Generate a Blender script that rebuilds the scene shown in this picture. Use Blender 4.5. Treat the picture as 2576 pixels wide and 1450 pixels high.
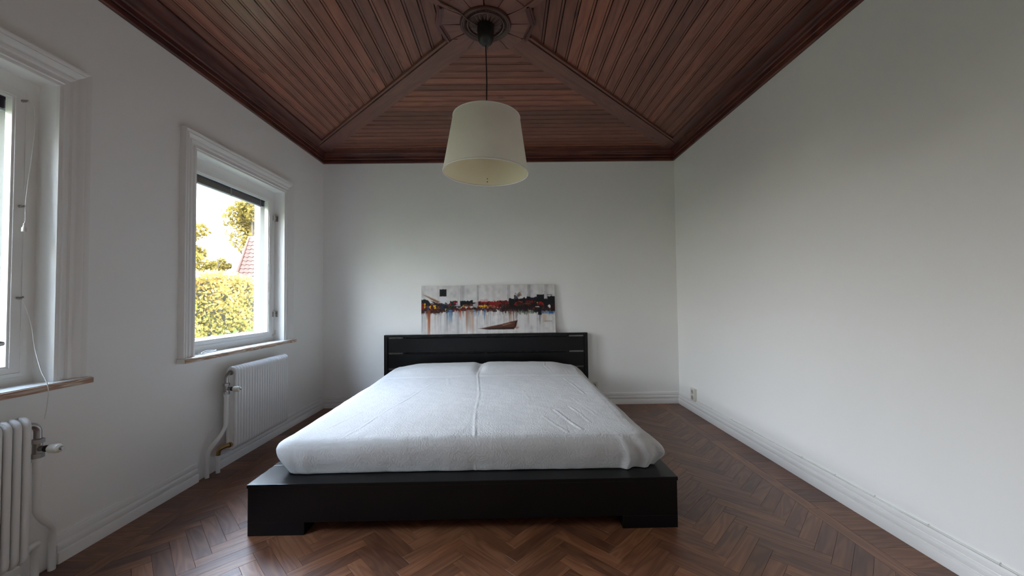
import bpy, bmesh, math, random
import numpy as np
from mathutils import Vector, Matrix, noise as mnoise

random.seed(7)
rng = np.random.default_rng(7)
PI = math.pi
SC = bpy.context.scene
COL = SC.collection
for o in list(bpy.data.objects):
    bpy.data.objects.remove(o)

# ---------------------------------------------------------------- room figures (metres)
XL, XR, YB, YF = -1.979, 1.796, 4.115, -0.42      # left, right, back, front wall
ZT = 2.597                                        # foot of the cornice
ZP = ZT + 0.10                                    # underside of the ceiling planks
CX, CY = -0.115, 2.14                             # middle of the ceiling

# ---------------------------------------------------------------- camera
def cam_matrix(pitch, roll, yaw, loc):
    cy, sy = math.cos(yaw), math.sin(yaw)
    cp, sp = math.cos(pitch), math.sin(pitch)
    cr, sr = math.cos(roll), math.sin(roll)
    Rz = Matrix(((cy, -sy, 0), (sy, cy, 0), (0, 0, 1)))
    Rx = Matrix(((1, 0, 0), (0, cp, -sp), (0, sp, cp)))
    Ry = Matrix(((cr, 0, sr), (0, 1, 0), (-sr, 0, cr)))
    R = Rz @ Rx @ Ry
    X, Y, Z = R.col[0], R.col[2], -R.col[1]
    M = Matrix((X, Y, Z)).transposed().to_4x4()
    M.translation = loc
    return M
cam = bpy.data.cameras.new('camera'); cam_o = bpy.data.objects.new('camera', cam); COL.objects.link(cam_o)
cam.sensor_fit = 'HORIZONTAL'; cam.sensor_width = 36.0; cam.lens = 36.0 * 970.0 / 2576.0
cam.clip_start = 0.02; cam.clip_end = 300
cam_o.matrix_world = cam_matrix(0.029652, 0.012222, -0.0075318, Vector((0, 0, 1.12)))
SC.camera = cam_o

# ---------------------------------------------------------------- sky, sun, exposure
SKY_STRENGTH = 43.0
SUN_STRENGTH = 20.0
world = bpy.data.worlds.new('sky'); SC.world = world; world.use_nodes = True
nt = world.node_tree; nt.nodes.clear()
wo = nt.nodes.new('ShaderNodeOutputWorld'); wb = nt.nodes.new('ShaderNodeBackground')
tc = nt.nodes.new('ShaderNodeTexCoord'); sx = nt.nodes.new('ShaderNodeSeparateXYZ')
rp = nt.nodes.new('ShaderNodeValToRGB')
# bright overcast: paler and dimmer towards the horizon, bluish white higher up
rp.color_ramp.elements[0].position = 0.0; rp.color_ramp.elements[0].color = (0.46, 0.45, 0.42, 1)
rp.color_ramp.elements[1].position = 0.80; rp.color_ramp.elements[1].color = (0.62, 0.84, 1.16, 1)
_e = rp.color_ramp.elements.new(0.30); _e.color = (0.83, 0.92, 1.03, 1)
nt.links.new(tc.outputs['Generated'], sx.inputs[0]); nt.links.new(sx.outputs['Z'], rp.inputs[0])
nt.links.new(rp.outputs[0], wb.inputs['Color']); wb.inputs['Strength'].default_value = SKY_STRENGTH
nt.links.new(wb.outputs[0], wo.inputs[0])
sun = bpy.data.lights.new('sun', 'SUN'); sun.energy = SUN_STRENGTH; sun.angle = math.radians(2.0); sun.color = (1.0, 0.90, 0.72)
sun_o = bpy.data.objects.new('sun', sun); COL.objects.link(sun_o)
sun_o.rotation_euler = Vector((-0.30, 1.0, -0.72)).to_track_quat('-Z', 'Y').to_euler()
def portal(name, y0, y1, z0, z1):
    l = bpy.data.lights.new(name, 'AREA'); l.shape = 'RECTANGLE'; l.size = z1 - z0; l.size_y = y1 - y0
    o = bpy.data.objects.new(name, l); COL.objects.link(o)
    o.location = (-2.26, (y0 + y1) / 2, (z0 + z1) / 2)
    o.rotation_euler = (0, -PI / 2, 0)
    l.cycles.is_portal = True
vs = SC.view_settings
vs.view_transform = 'Standard'; vs.look = 'None'; vs.gamma = 1.0; vs.use_curve_mapping = False
vs.exposure = 0.10
SC.cycles.max_bounces = 14; SC.cycles.diffuse_bounces = 10; SC.cycles.glossy_bounces = 6
SC.cycles.transparent_max_bounces = 16; SC.cycles.use_denoising = True
SC.cycles.sample_clamp_indirect = 6.0

# ---------------------------------------------------------------- helpers
class MB:
    def __init__(s):
        s.v = []; s.f = []; s.uv = None
    def add(s, verts, faces):
        b = len(s.v); s.v += [tuple(v) for v in verts]; s.f += [tuple(i + b for i in f) for f in faces]; return s
    def box(s, x0, x1, y0, y1, z0, z1):
        return s.add([(x0,y0,z0),(x1,y0,z0),(x1,y1,z0),(x0,y1,z0),(x0,y0,z1),(x1,y0,z1),(x1,y1,z1),(x0,y1,z1)],
                     [(0,3,2,1),(4,5,6,7),(0,1,5,4),(1,2,6,5),(2,3,7,6),(3,0,4,7)])
    def prism(s, poly, z0, z1):
        n = len(poly)
        return s.add([(p[0],p[1],z0) for p in poly] + [(p[0],p[1],z1) for p in poly],
                     [tuple(range(n))[::-1], tuple(range(n, 2*n))] + [(i,(i+1)%n,n+(i+1)%n,n+i) for i in range(n)])
    def extrude(s, prof, O, A, B, L, l0, l1, m0=0.0, m1=0.0):
        """closed profile [(a,b)] along L; ends slide by m*a (mitres)"""
        O, A, B, L = Vector(O), Vector(A), Vector(B), Vector(L); n = len(prof)
        v = [O + A*a + B*b + L*(l0 + m0*a) for a, b in prof] + [O + A*a + B*b + L*(l1 + m1*a) for a, b in prof]
        return s.add(v, [tuple(range(n)), tuple(range(n, 2*n))[::-1]] + [(i, n+i, n+(i+1)%n, (i+1)%n) for i in range(n)])
    def tube(s, pts, r, n=10, caps=True):
        pts = [Vector(p) for p in pts]; N = len(pts); rs = r if isinstance(r, (list, tuple)) else [r]*N
        up = None; rings = []
        for i, p in enumerate(pts):
            t = (pts[min(i+1, N-1)] - pts[max(i-1, 0)])
            if t.length < 1e-9: t = Vector((0,0,1))
            t.normalize()
            if up is None:
                up = t.orthogonal().normalized()
            up = (up - t*up.dot(t)); up = up.normalized() if up.length > 1e-6 else t.orthogonal().normalized()
            w = t.cross(up)
            rings.append([p + (up*math.cos(2*PI*k/n) + w*math.sin(2*PI*k/n))*rs[i] for k in range(n)])
        v = [q for rg in rings for q in rg]; f = []
        for i in range(N-1):
            for k in range(n):
                a, b = i*n+k, i*n+(k+1)%n; f.append((a, b, b+n, a+n))
        if caps:
            f.append(tuple(range(n))[::-1]); f.append(tuple(range((N-1)*n, N*n)))
        return s.add(v, f)
    def lathe(s, prof, n=48, c=(0,0,0), axis='Z', close=False):
        v = []; f = []; m = len(prof)
        for r, z in prof:
            for k in range(n):
                a = 2*PI*k/n; p = (r*math.cos(a), r*math.sin(a), z)
                if axis == 'X': p = (p[2], p[0], p[1])
                if axis == 'Y': p = (p[0], p[2], p[1])
                v.append((p[0]+c[0], p[1]+c[1], p[2]+c[2]))
        for i in range(m-1 if not close else m):
            j = (i+1) % m
            for k in range(n):
                f.append((i*n+k, i*n+(k+1)%n, j*n+(k+1)%n, j*n+k))
        if not close:
            if prof[0][0] > 1e-6: f.append(tuple(range(n))[::-1])
            if prof[-1][0] > 1e-6: f.append(tuple(range((m-1)*n, m*n)))
        return s.add(v, f)
    def build(s, name, mat, parent=None, smooth=None, fix=True, bevel=0):
        me = bpy.data.meshes.new(name); me.from_pydata(s.v, [], s.f)
        if fix or bevel:
            bm = bmesh.new(); bm.from_mesh(me)
            bmesh.ops.remove_doubles(bm, verts=bm.verts, dist=1e-6)
            bmesh.ops.recalc_face_normals(bm, faces=bm.faces)
            if bevel:
                es = [e for e in bm.edges if len(e.link_faces) == 2 and e.calc_face_angle(0) > 0.9]
                bmesh.ops.bevel(bm, geom=es, offset=bevel, segments=2, profile=0.6, affect='EDGES')
            bm.to_mesh(me); bm.free()
        if smooth:
            me.polygons.foreach_set('use_smooth', [True]*len(me.polygons)); me.set_sharp_from_angle(angle=math.radians(smooth))
        me.materials.append(mat)
        return link(name, me, parent)
def link(name, data, parent=None):
    o = bpy.data.objects.new(name, data); COL.objects.link(o)
    if parent: o.parent = parent
    return o
def tag(o, label=None, cat=None, group=None, kind=None):
    if label: o['label'] = label
    if cat: o['category'] = cat
    if group: o['group'] = group
    if kind: o['kind'] = kind
    return o
def thing(name, label, cat, loc=(0,0,0), rz=0, group=None):
    o = bpy.data.objects.new(name, None); COL.objects.link(o); o.empty_display_size = 0.05
    o.location = loc; o.rotation_euler = (0,0,rz)
    return tag(o, label, cat, group)
def setting(name, label=None):
    o = bpy.data.objects.new(name, None); COL.objects.link(o); o.empty_display_size = 0.05
    return tag(o, label, None, None, 'structure')
def arc(c, r, a0, a1, n, ax, ay):
    c, ax, ay = Vector(c), Vector(ax), Vector(ay)
    return [c + ax*r*math.cos(a0+(a1-a0)*i/n) + ay*r*math.sin(a0+(a1-a0)*i/n) for i in range(n+1)]
def clip(poly, a, b, c):
    """keep a*x+b*y<=c"""
    out = []
    for i in range(len(poly)):
        p, q = poly[i], poly[(i+1)%len(poly)]
        dp, dq = a*p[0]+b*p[1]-c, a*q[0]+b*q[1]-c
        if dp <= 0: out.append(p)
        if dp*dq < 0:
            t = dp/(dp-dq); out.append((p[0]+(q[0]-p[0])*t, p[1]+(q[1]-p[1])*t))
    return out
def area(poly):
    return abs(sum(poly[i][0]*poly[(i+1)%len(poly)][1]-poly[(i+1)%len(poly)][0]*poly[i][1] for i in range(len(poly))))/2 if len(poly) > 2 else 0
def spline(pts, n=6):
    """Catmull-Rom through pts"""
    P = [Vector(p) for p in pts]; P = [P[0]*2-P[1]] + P + [P[-1]*2-P[-2]]; out = []
    for i in range(1, len(P)-2):
        for k in range(n):
            t = k/n; a, b, c, d = P[i-1], P[i], P[i+1], P[i+2]
            out.append(0.5*((2*b)+(c-a)*t+(2*a-5*b+4*c-d)*t*t+(3*b-a-3*c+d)*t**3))
    out.append(P[-2]); return out

# ---------------------------------------------------------------- materials
def newmat(name):
    m = bpy.data.materials.new(name); m.use_nodes = True; t = m.node_tree
    b = t.nodes['Principled BSDF']; return m, t, b
def N(t, kind, **kw):
    n = t.nodes.new(kind)
    for k, v in kw.items():
        if k in ('operation','blend_type','data_type','noise_dimensions','feature','wave_type','bands_direction','wave_profile','attribute_name','distance'): setattr(n, k, v)
        else: n.inputs[k].default_value = v
    return n
def plain(name, col, rough=0.5, metal=0.0, bump=0.0, bscale=40.0, var=0.0, spec=0.5):
    m, t, b = newmat(name)
    b.inputs['Base Color'].default_value = (*col, 1); b.inputs['Roughness'].default_value = rough; b.inputs['Metallic'].default_value = metal
    b.inputs['Specular IOR Level'].default_value = spec
    tcn = t.nodes.new('ShaderNodeTexCoord')
    nz = N(t, 'ShaderNodeTexNoise', Scale=bscale, Detail=5.0)
    t.links.new(tcn.outputs['Object'], nz.inputs['Vector'])
    if var:
        r = t.nodes.new('ShaderNodeMapRange'); r.inputs['To Min'].default_value = 1-var; r.inputs['To Max'].default_value = 1+var
        n2 = N(t, 'ShaderNodeTexNoise', Scale=bscale*0.15, Detail=4.0); t.links.new(tcn.outputs['Object'], n2.inputs['Vector'])
        t.links.new(n2.outputs[0], r.inputs[0])
        mx = N(t, 'ShaderNodeMix', data_type='RGBA', blend_type='MULTIPLY'); mx.inputs[0].default_value = 1
        mx.inputs[6].default_value = (*col, 1); t.links.new(r.outputs[0], mx.inputs[7]); t.links.new(mx.outputs[2], b.inputs['Base Color'])
    if bump:
        bp = N(t, 'ShaderNodeBump', Strength=bump, Distance=0.002); t.links.new(nz.outputs[0], bp.inputs['Height']); t.links.new(bp.outputs[0], b.inputs['Normal'])
    return m

def wood(name, dark, mid, light, rough=0.4, gscale=1.0, knots=False, ring=0.5, bump=0.15, tonespread=1.0, fig=0.38):
    """grain runs along UV u (metres); every piece has its own tone: attribute 'tone' + object random"""
    m, t, b = newmat(name)
    uv = t.nodes.new('ShaderNodeUVMap'); uv.uv_map = 'UVMap'
    oi = t.nodes.new('ShaderNodeObjectInfo'); at = N(t, 'ShaderNodeAttribute', attribute_name='tone')
    ad = N(t, 'ShaderNodeMath', operation='ADD'); t.links.new(oi.outputs['Random'], ad.inputs[0]); t.links.new(at.outputs['Fac'], ad.inputs[1])
    fr = N(t, 'ShaderNodeMath', operation='FRACT'); t.links.new(ad.outputs[0], fr.inputs[0])
    off = N(t, 'ShaderNodeMath', operation='MULTIPLY'); off.inputs[1].default_value = 37.0; t.links.new(fr.outputs[0], off.inputs[0])
    cb = t.nodes.new('ShaderNodeCombineXYZ'); t.links.new(off.outputs[0], cb.inputs[0]); t.links.new(off.outputs[0], cb.inputs[1])
    va = N(t, 'ShaderNodeVectorMath', operation='ADD'); t.links.new(uv.outputs[0], va.inputs[0]); t.links.new(cb.outputs[0], va.inputs[1])
    mp = t.nodes.new('ShaderNodeMapping'); mp.inputs['Scale'].default_value = (3.0*gscale, 38.0*gscale, 1)
    t.links.new(va.outputs[0], mp.inputs[0])
    nz = N(t, 'ShaderNodeTexNoise', Scale=1.0, Detail=6.0, Roughness=0.6, Distortion=ring); t.links.new(mp.outputs[0], nz.inputs['Vector'])
    mp2 = t.nodes.new('ShaderNodeMapping'); mp2.inputs['Scale'].default_value = (2.2*gscale, 16.0*gscale, 1); t.links.new(va.outputs[0], mp2.inputs[0])
    wv = N(t, 'ShaderNodeTexNoise', Scale=1.0, Detail=1.0, Distortion=0.6); t.links.new(mp2.outputs[0], wv.inputs['Vector'])
    sn = N(t, 'ShaderNodeMath', operation='MULTIPLY'); sn.inputs[1].default_value = 34.0; t.links.new(wv.outputs[0], sn.inputs[0])
    si = N(t, 'ShaderNodeMath', operation='SINE'); t.links.new(sn.outputs[0], si.inputs[0])
    sr = t.nodes.new('ShaderNodeMapRange'); sr.inputs['From Min'].default_value = -1; t.links.new(si.outputs[0], sr.inputs[0])
    mxg = N(t, 'ShaderNodeMix', data_type='FLOAT'); mxg.inputs[0].default_value = fig; t.links.new(nz.outputs[0], mxg.inputs[2]); t.links.new(sr.outputs[0], mxg.inputs[3])
    ramp = t.nodes.new('ShaderNodeValToRGB'); e = ramp.color_ramp.elements
    e[0].position = 0.22; e[0].color = (*dark, 1); e[1].position = 0.80; e[1].color = (*light, 1)
    k = e.new(0.5); k.color = (*mid, 1); t.links.new(mxg.outputs[0], ramp.inputs[0])
    # per-piece tone
    tr = t.nodes.new('ShaderNodeValToRGB'); e = tr.color_ramp.elements
    s_ = tonespread
    e[0].position = 0.0; e[0].color = (1-0.42*s_, 1-0.46*s_, 1-0.45*s_, 1); e[1].position = 1.0; e[1].color = (1+0.42*s_, 1+0.40*s_, 1+0.30*s_, 1)
    for p, c in ((0.25,(1-.18*s_,1-.22*s_,1-.20*s_)),(0.5,(1.0,0.95,0.92)),(0.75,(1+.12*s_,1+.13*s_,1+.12*s_))):
        q = e.new(p); q.color = (*c, 1)
    t.links.new(fr.outputs[0], tr.inputs[0])
    mx = N(t, 'ShaderNodeMix', data_type='RGBA', blend_type='MULTIPLY'); mx.inputs[0].default_value = 1
    t.links.new(ramp.outputs[0], mx.inputs[6]); t.links.new(tr.outputs[0], mx.inputs[7])
    last = mx.outputs[2]
    if knots:
        mp3 = t.nodes.new('ShaderNodeMapping'); mp3.inputs['Scale'].default_value = (5.0, 12.0, 1); t.links.new(va.outputs[0], mp3.inputs[0])
        vo = N(t, 'ShaderNodeTexVoronoi', Scale=1.0, Randomness=1.0); t.links.new(mp3.outputs[0], vo.inputs['Vector'])
        kr = t.nodes.new('ShaderNodeMapRange'); kr.inputs['From Min'].default_value = 0.05; kr.inputs['From Max'].default_value = 0.22
        kr.inputs['To Min'].default_value = 0.30; kr.inputs['To Max'].default_value = 1.0; t.links.new(vo.outputs['Distance'], kr.inputs[0])
        # only some cells hold a knot
        sp = t.nodes.new('ShaderNodeSeparateColor'); t.links.new(vo.outputs['Color'], sp.inputs[0])
        gt = N(t, 'ShaderNodeMath', operation='GREATER_THAN'); gt.inputs[1].default_value = 0.72; t.links.new(sp.outputs[0], gt.inputs[0])
        kk = N(t, 'ShaderNodeMix', data_type='FLOAT'); t.links.new(gt.outputs[0], kk.inputs[0]); kk.inputs[2].default_value = 1.0; t.links.new(kr.outputs[0], kk.inputs[3])
        m2 = N(t, 'ShaderNodeMix', data_type='RGBA', blend_type='MULTIPLY'); m2.inputs[0].default_value = 1
        t.links.new(last, m2.inputs[6]); t.links.new(kk.outputs[0], m2.inputs[7]); last = m2.outputs[2]
    t.links.new(last, b.inputs['Base Color'])
    rr = t.nodes.new('ShaderNodeMapRange'); rr.inputs['To Min'].default_value = rough-0.06; rr.inputs['To Max'].default_value = rough+0.08
    t.links.new(nz.outputs[0], rr.inputs[0]); t.links.new(rr.outputs[0], b.inputs['Roughness'])
    bp = N(t, 'ShaderNodeBump', Strength=bump, Distance=0.001); t.links.new(mxg.outputs[0], bp.inputs['Height']); t.links.new(bp.outputs[0], b.inputs['Normal'])
    return m

M_wall = plain('wall_paint', (0.938, 0.934, 0.912), 0.55, bump=0.05, bscale=160, spec=0.3)
M_trim = plain('white_gloss_paint', (0.90, 0.89, 0.87), 0.32, bump=0.04, bscale=60)
M_rad = plain('radiator_enamel', (0.88, 0.88, 0.87), 0.30, bump=0.03, bscale=60)
M_pipe = plain('painted_pipe', (0.86, 0.86, 0.84), 0.38, bump=0.05, bscale=50)
M_floor = wood('oak_parquet', (0.115, 0.041, 0.018), (0.170, 0.066, 0.030), (0.240, 0.105, 0.050), rough=0.40, ring=0.7, bump=0.10, tonespread=0.85, fig=0.30)
M_seam = plain('floor_base', (0.02, 0.011, 0.007), 0.8, bump=0.1)
M_floor.node_tree.nodes['Principled BSDF'].inputs['Specular IOR Level'].default_value = 0.68
M_ceil = wood('stained_pine', (0.140, 0.043, 0.026), (0.190, 0.062, 0.037), (0.245, 0.090, 0.053), rough=0.36, gscale=0.7, knots=True, ring=0.5, bump=0.05, tonespread=0.80, fig=0.28)
M_ceil2 = wood('stained_pine_board', (0.125, 0.048, 0.036), (0.170, 0.067, 0.050), (0.215, 0.088, 0.064), rough=0.40, gscale=0.7, knots=True, ring=0.4, bump=0.04, tonespread=0.25, fig=0.18)
M_corn = wood('dark_mahogany_stain', (0.065, 0.018, 0.014), (0.10, 0.028, 0.020), (0.15, 0.045, 0.030), rough=0.30, gscale=0.7, ring=0.4, bump=0.05, tonespread=0.2)
M_gap = plain('ceiling_base', (0.012, 0.005, 0.004), 0.8, bump=0.05)
M_bed = plain('black_stained_wood', (0.0018, 0.0018, 0.0024), 0.33, bump=0.10, bscale=90, var=0.15, spec=0.36)
M_chrome = plain('chrome', (0.62, 0.60, 0.58), 0.22, metal=1.0, bump=0.03)
M_steel = plain('dull_nickel', (0.36, 0.33, 0.31), 0.34, metal=1.0, bump=0.05)
M_brass = plain('brass', (0.42, 0.29, 0.13), 0.36, metal=1.0, bump=0.06)
M_knob = plain('ivory_plastic', (0.74, 0.72, 0.62), 0.35, bump=0.02)
M_blackp = plain('black_plastic', (0.012, 0.012, 0.012), 0.38, bump=0.02)
M_plastic = plain('cream_plastic', (0.76, 0.74, 0.66), 0.30, bump=0.02)
M_plastic_d = plain('socket_recess', (0.42, 0.41, 0.36), 0.45, bump=0.02)
M_cordw = plain('white_cord', (0.84, 0.83, 0.80), 0.6, bump=0.15, bscale=300)
M_cordb = plain('black_cord', (0.012, 0.010, 0.010), 0.5, bump=0.1, bscale=300)
M_cordbr = plain('brown_cable', (0.085, 0.045, 0.030), 0.5, bump=0.1, bscale=200)
M_sill = plain('sill_paint', (0.80, 0.80, 0.78), 0.22, bump=0.06, bscale=30)
M_silledge = wood('worn_sill_edge', (0.30, 0.16, 0.09), (0.50, 0.34, 0.24), (0.74, 0.68, 0.60), rough=0.5, gscale=2.0, ring=1.0)
M_blind = plain('dark_blind', (0.020, 0.021, 0.065), 0.60, bump=0.04, spec=0.2)
M_tape = plain('blind_tape', (0.16, 0.15, 0.19), 0.7, bump=0.1)
M_blindrail = plain('blind_rail', (0.36, 0.37, 0.42), 0.35, bump=0.03)
M_stucco = plain('exterior_render', (0.42, 0.42, 0.40), 0.9, bump=0.4, bscale=80)

def shade_mat(name, col, trans):
    m, t, b = newmat(name)
    b.inputs['Roughness'].default_value = 0.8; b.inputs['Base Color'].default_value = (*col, 1)
    tcn = t.nodes.new('ShaderNodeTexCoord'); mp = t.nodes.new('ShaderNodeMapping'); mp.inputs['Scale'].default_value = (1, 1, 60)
    t.links.new(tcn.outputs['Object'], mp.inputs[0])
    nz = N(t, 'ShaderNodeTexNoise', Scale=14.0, Detail=4.0); t.links.new(mp.outputs[0], nz.inputs['Vector'])
    bp = N(t, 'ShaderNodeBump', Strength=0.08, Distance=0.001); t.links.new(nz.outputs[0], bp.inputs['Height']); t.links.new(bp.outputs[0], b.inputs['Normal'])
    tl = t.nodes.new('ShaderNodeBsdfTranslucent'); tl.inputs[0].default_value = (*col, 1)
    mx = t.nodes.new('ShaderNodeMixShader'); mx.inputs[0].default_value = trans
    out = t.nodes['Material Output']
    t.links.new(b.outputs[0], mx.inputs[1]); t.links.new(tl.outputs[0], mx.inputs[2]); t.links.new(mx.outputs[0], out.inputs[0])
    return m
M_shade = shade_mat('shade_fabric', (0.97, 0.955, 0.93), 0.34)
M_shadein = shade_mat('shade_lining', (0.97, 0.92, 0.73), 0.34)
M_shaderim = plain('shade_binding', (0.82, 0.80, 0.74), 0.7, bump=0.05)

def glass_mat():
    m, t, b = newmat('window_glass'); t.nodes.remove(b); out = t.nodes['Material Output']
    tr = t.nodes.new('ShaderNodeBsdfTransparent'); tr.inputs[0].default_value = (0.985, 0.982, 0.980, 1)
    gl = t.nodes.new('ShaderNodeBsdfGlossy'); gl.inputs['Roughness'].default_value = 0.01
    lw = t.nodes.new('ShaderNodeLayerWeight'); lw.inputs['Blend'].default_value = 0.5
    p5 = N(t, 'ShaderNodeMath', operation='POWER'); p5.inputs[1].default_value = 5.0; t.links.new(lw.outputs['Facing'], p5.inputs[0])
    fz = N(t, 'ShaderNodeMath', operation='MULTIPLY_ADD'); fz.inputs[1].default_value = 0.96; fz.inputs[2].default_value = 0.04; t.links.new(p5.outputs[0], fz.inputs[0])
    nz = N(t, 'ShaderNodeTexNoise', Scale=3.0); tcn = t.nodes.new('ShaderNodeTexCoord'); t.links.new(tcn.outputs['Object'], nz.inputs['Vector'])
    bp = N(t, 'ShaderNodeBump', Strength=0.02, Distance=0.002); t.links.new(nz.outputs[0], bp.inputs['Height']); t.links.new(bp.outputs[0], gl.inputs['Normal'])
    mx = t.nodes.new('ShaderNodeMixShader'); t.links.new(fz.outputs[0], mx.inputs[0]); t.links.new(tr.outputs[0], mx.inputs[1]); t.links.new(gl.outputs[0], mx.inputs[2])
    t.links.new(mx.outputs[0], out.inputs[0]); return m
M_glass = glass_mat()

def quilt_mat():
    m, t, b = newmat('quilted_cotton')
    b.inputs['Roughness'].default_value = 0.75; b.inputs['Base Color'].default_value = (0.61, 0.60, 0.59, 1)
    b.inputs['Specular IOR Level'].default_value = 0.25
    b.inputs['Sheen Weight'].default_value = 0.15
    uv = t.nodes.new('ShaderNodeUVMap'); uv.uv_map = 'UVMap'
    nz0 = N(t, 'ShaderNodeTexNoise', Scale=46.0, Detail=0.0); t.links.new(uv.outputs[0], nz0.inputs['Vector'])
    k1 = N(t, 'ShaderNodeMath', operation='MULTIPLY'); k1.inputs[1].default_value = 9.5; t.links.new(nz0.outputs[0], k1.inputs[0])
    k2 = N(t, 'ShaderNodeMath', operation='SINE'); t.links.new(k1.outputs[0], k2.inputs[0])
    k3 = N(t, 'ShaderNodeMath', operation='ABSOLUTE'); t.links.new(k2.outputs[0], k3.inputs[0])
    pw = N(t, 'ShaderNodeMath', operation='POWER'); pw.inputs[1].default_value = 0.6; t.links.new(k3.outputs[0], pw.inputs[0])
    nz = N(t, 'ShaderNodeTexNoise', Scale=420.0, Detail=2.0); t.links.new(uv.outputs[0], nz.inputs['Vector'])
    nl = N(t, 'ShaderNodeTexNoise', Scale=9.0, Detail=3.0); t.links.new(uv.outputs[0], nl.inputs['Vector'])
    a1 = N(t, 'ShaderNodeMath', operation='MULTIPLY_ADD'); a1.inputs[1].default_value = 0.10; t.links.new(nz.outputs[0], a1.inputs[0]); t.links.new(pw.outputs[0], a1.inputs[2])
    a2 = N(t, 'ShaderNodeMath', operation='MULTIPLY_ADD'); a2.inputs[1].default_value = 0.8; t.links.new(nl.outputs[0], a2.inputs[0]); t.links.new(a1.outputs[0], a2.inputs[2])
    bp = N(t, 'ShaderNodeBump', Strength=0.33, Distance=0.0030); t.links.new(a2.outputs[0], bp.inputs['Height']); t.links.new(bp.outputs[0], b.inputs['Normal'])
    return m
M_quilt = quilt_mat()

def attr_mat(name, attr, rough, bump=0.0):
    m, t, b = newmat(name); at = N(t, 'ShaderNodeAttribute', attribute_name=attr)
    t.links.new(at.outputs['Color'], b.inputs['Base Color']); b.inputs['Roughness'].default_value = rough
    b.inputs['Specular IOR Level'].default_value = 0.3
    tcn = t.nodes.new('ShaderNodeTexCoord'); nz = N(t, 'ShaderNodeTexNoise', Scale=120.0, Detail=4.0); t.links.new(tcn.outputs['Object'], nz.inputs['Vector'])
    bp = N(t, 'ShaderNodeBump', Strength=0.25, Distance=0.001); t.links.new(nz.outputs[0], bp.inputs['Height']); t.links.new(bp.outputs[0], b.inputs['Normal'])
    return m
M_paint = attr_mat('oil_paint', 'paint', 0.5)

def leaf_mat(name, cols, trans=0.35):
    m, t, b = newmat(name); out = t.nodes['Material Output']
    at = N(t, 'ShaderNodeAttribute', attribute_name='tone')
    rp = t.nodes.new('ShaderNodeValToRGB'); e = rp.color_ramp.elements
    e[0].color = (*cols[0], 1); e[1].color = (*cols[-1], 1)
    for i, c in enumerate(cols[1:-1]):
        q = e.new((i+1)/(len(cols)-1)); q.color = (*c, 1)
    t.links.new(at.outputs['Fac'], rp.inputs[0]); t.links.new(rp.outputs[0], b.inputs['Base Color']); b.inputs['Roughness'].default_value = 0.6
    b.inputs['Specular IOR Level'].default_value = 0.03
    tl = t.nodes.new('ShaderNodeBsdfTranslucent'); t.links.new(rp.outputs[0], tl.inputs[0])
    mx = t.nodes.new('ShaderNodeMixShader'); mx.inputs[0].default_value = trans
    t.links.new(b.outputs[0], mx.inputs[1]); t.links.new(tl.outputs[0], mx.inputs[2]); t.links.new(mx.outputs[0], out.inputs[0])
    return m
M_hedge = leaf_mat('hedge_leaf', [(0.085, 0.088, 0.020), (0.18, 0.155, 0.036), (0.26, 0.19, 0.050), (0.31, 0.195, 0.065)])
M_tree = leaf_mat('autumn_leaf', [(0.075, 0.060, 0.012), (0.115, 0.086, 0.018), (0.135, 0.095, 0.022)], 0.5)
M_shrub = leaf_mat('green_leaf', [(0.03, 0.06, 0.012), (0.06, 0.11, 0.02), (0.11, 0.15, 0.05)])
M_bush = leaf_mat('bush_leaf', [(0.06, 0.085, 0.02), (0.11, 0.13, 0.035), (0.17, 0.17, 0.06)], 0.45)
M_bark = plain('bark', (0.05, 0.035, 0.022), 0.9, bump=0.6, bscale=20)
M_grass = plain('lawn', (0.05, 0.07, 0.02), 0.9, bump=0.5, bscale=60, var=0.3)
M_tile = plain('clay_tile', (0.033, 0.0100, 0.0046), 0.8, bump=0.3, bscale=30, var=0.25)
M_house = plain('pale_render', (0.036, 0.034, 0.031), 0.9, bump=0.3, bscale=30)

# ---------------------------------------------------------------- wood pieces with grain along u
def set_uv(me, fu, fv):
    """UV from vertex position (object space)"""
    uvl = me.uv_layers.new(name='UVMap'); n = len(me.loops)
    vi = np.empty(n, np.int32); me.loops.foreach_get('vertex_index', vi)
    co = np.empty(len(me.vertices)*3, np.float32); me.vertices.foreach_get('co', co); co = co.reshape(-1, 3)[vi]
    uv = np.stack([fu(co), fv(co)], 1).astype(np.float32); uvl.data.foreach_set('uv', uv.ravel())
def wood_piece(mb, name, mat, parent, udir, vdir, tone=None, smooth=None, bevel=0):
    o = mb.build(name, mat, parent, smooth=smooth, bevel=bevel)
    u, v = np.array(udir, float), np.array(vdir, float)
    w = np.cross(u, v)
    set_uv(o.data, lambda c: c@u, lambda c: c@v + c@w*0.7)
    a = o.data.attributes.new('tone', 'FLOAT', 'POINT')
    a.data.foreach_set('value', [random.random() if tone is None else tone]*len(o.data.vertices))
    return o

# ================================================================ SHELL
W1 = dict(y0=2.430, y1=3.385, z0=0.79, z1=2.085)      # far window opening
W2 = dict(y0=0.560, y1=1.685, z0=0.79, z1=2.085)      # near window opening
XO = XL - 0.25
portal('portal_far', 2.5, 3.31, 0.85, 2.0); portal('portal_near', 0.62, 1.62, 0.85, 2.0)

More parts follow.
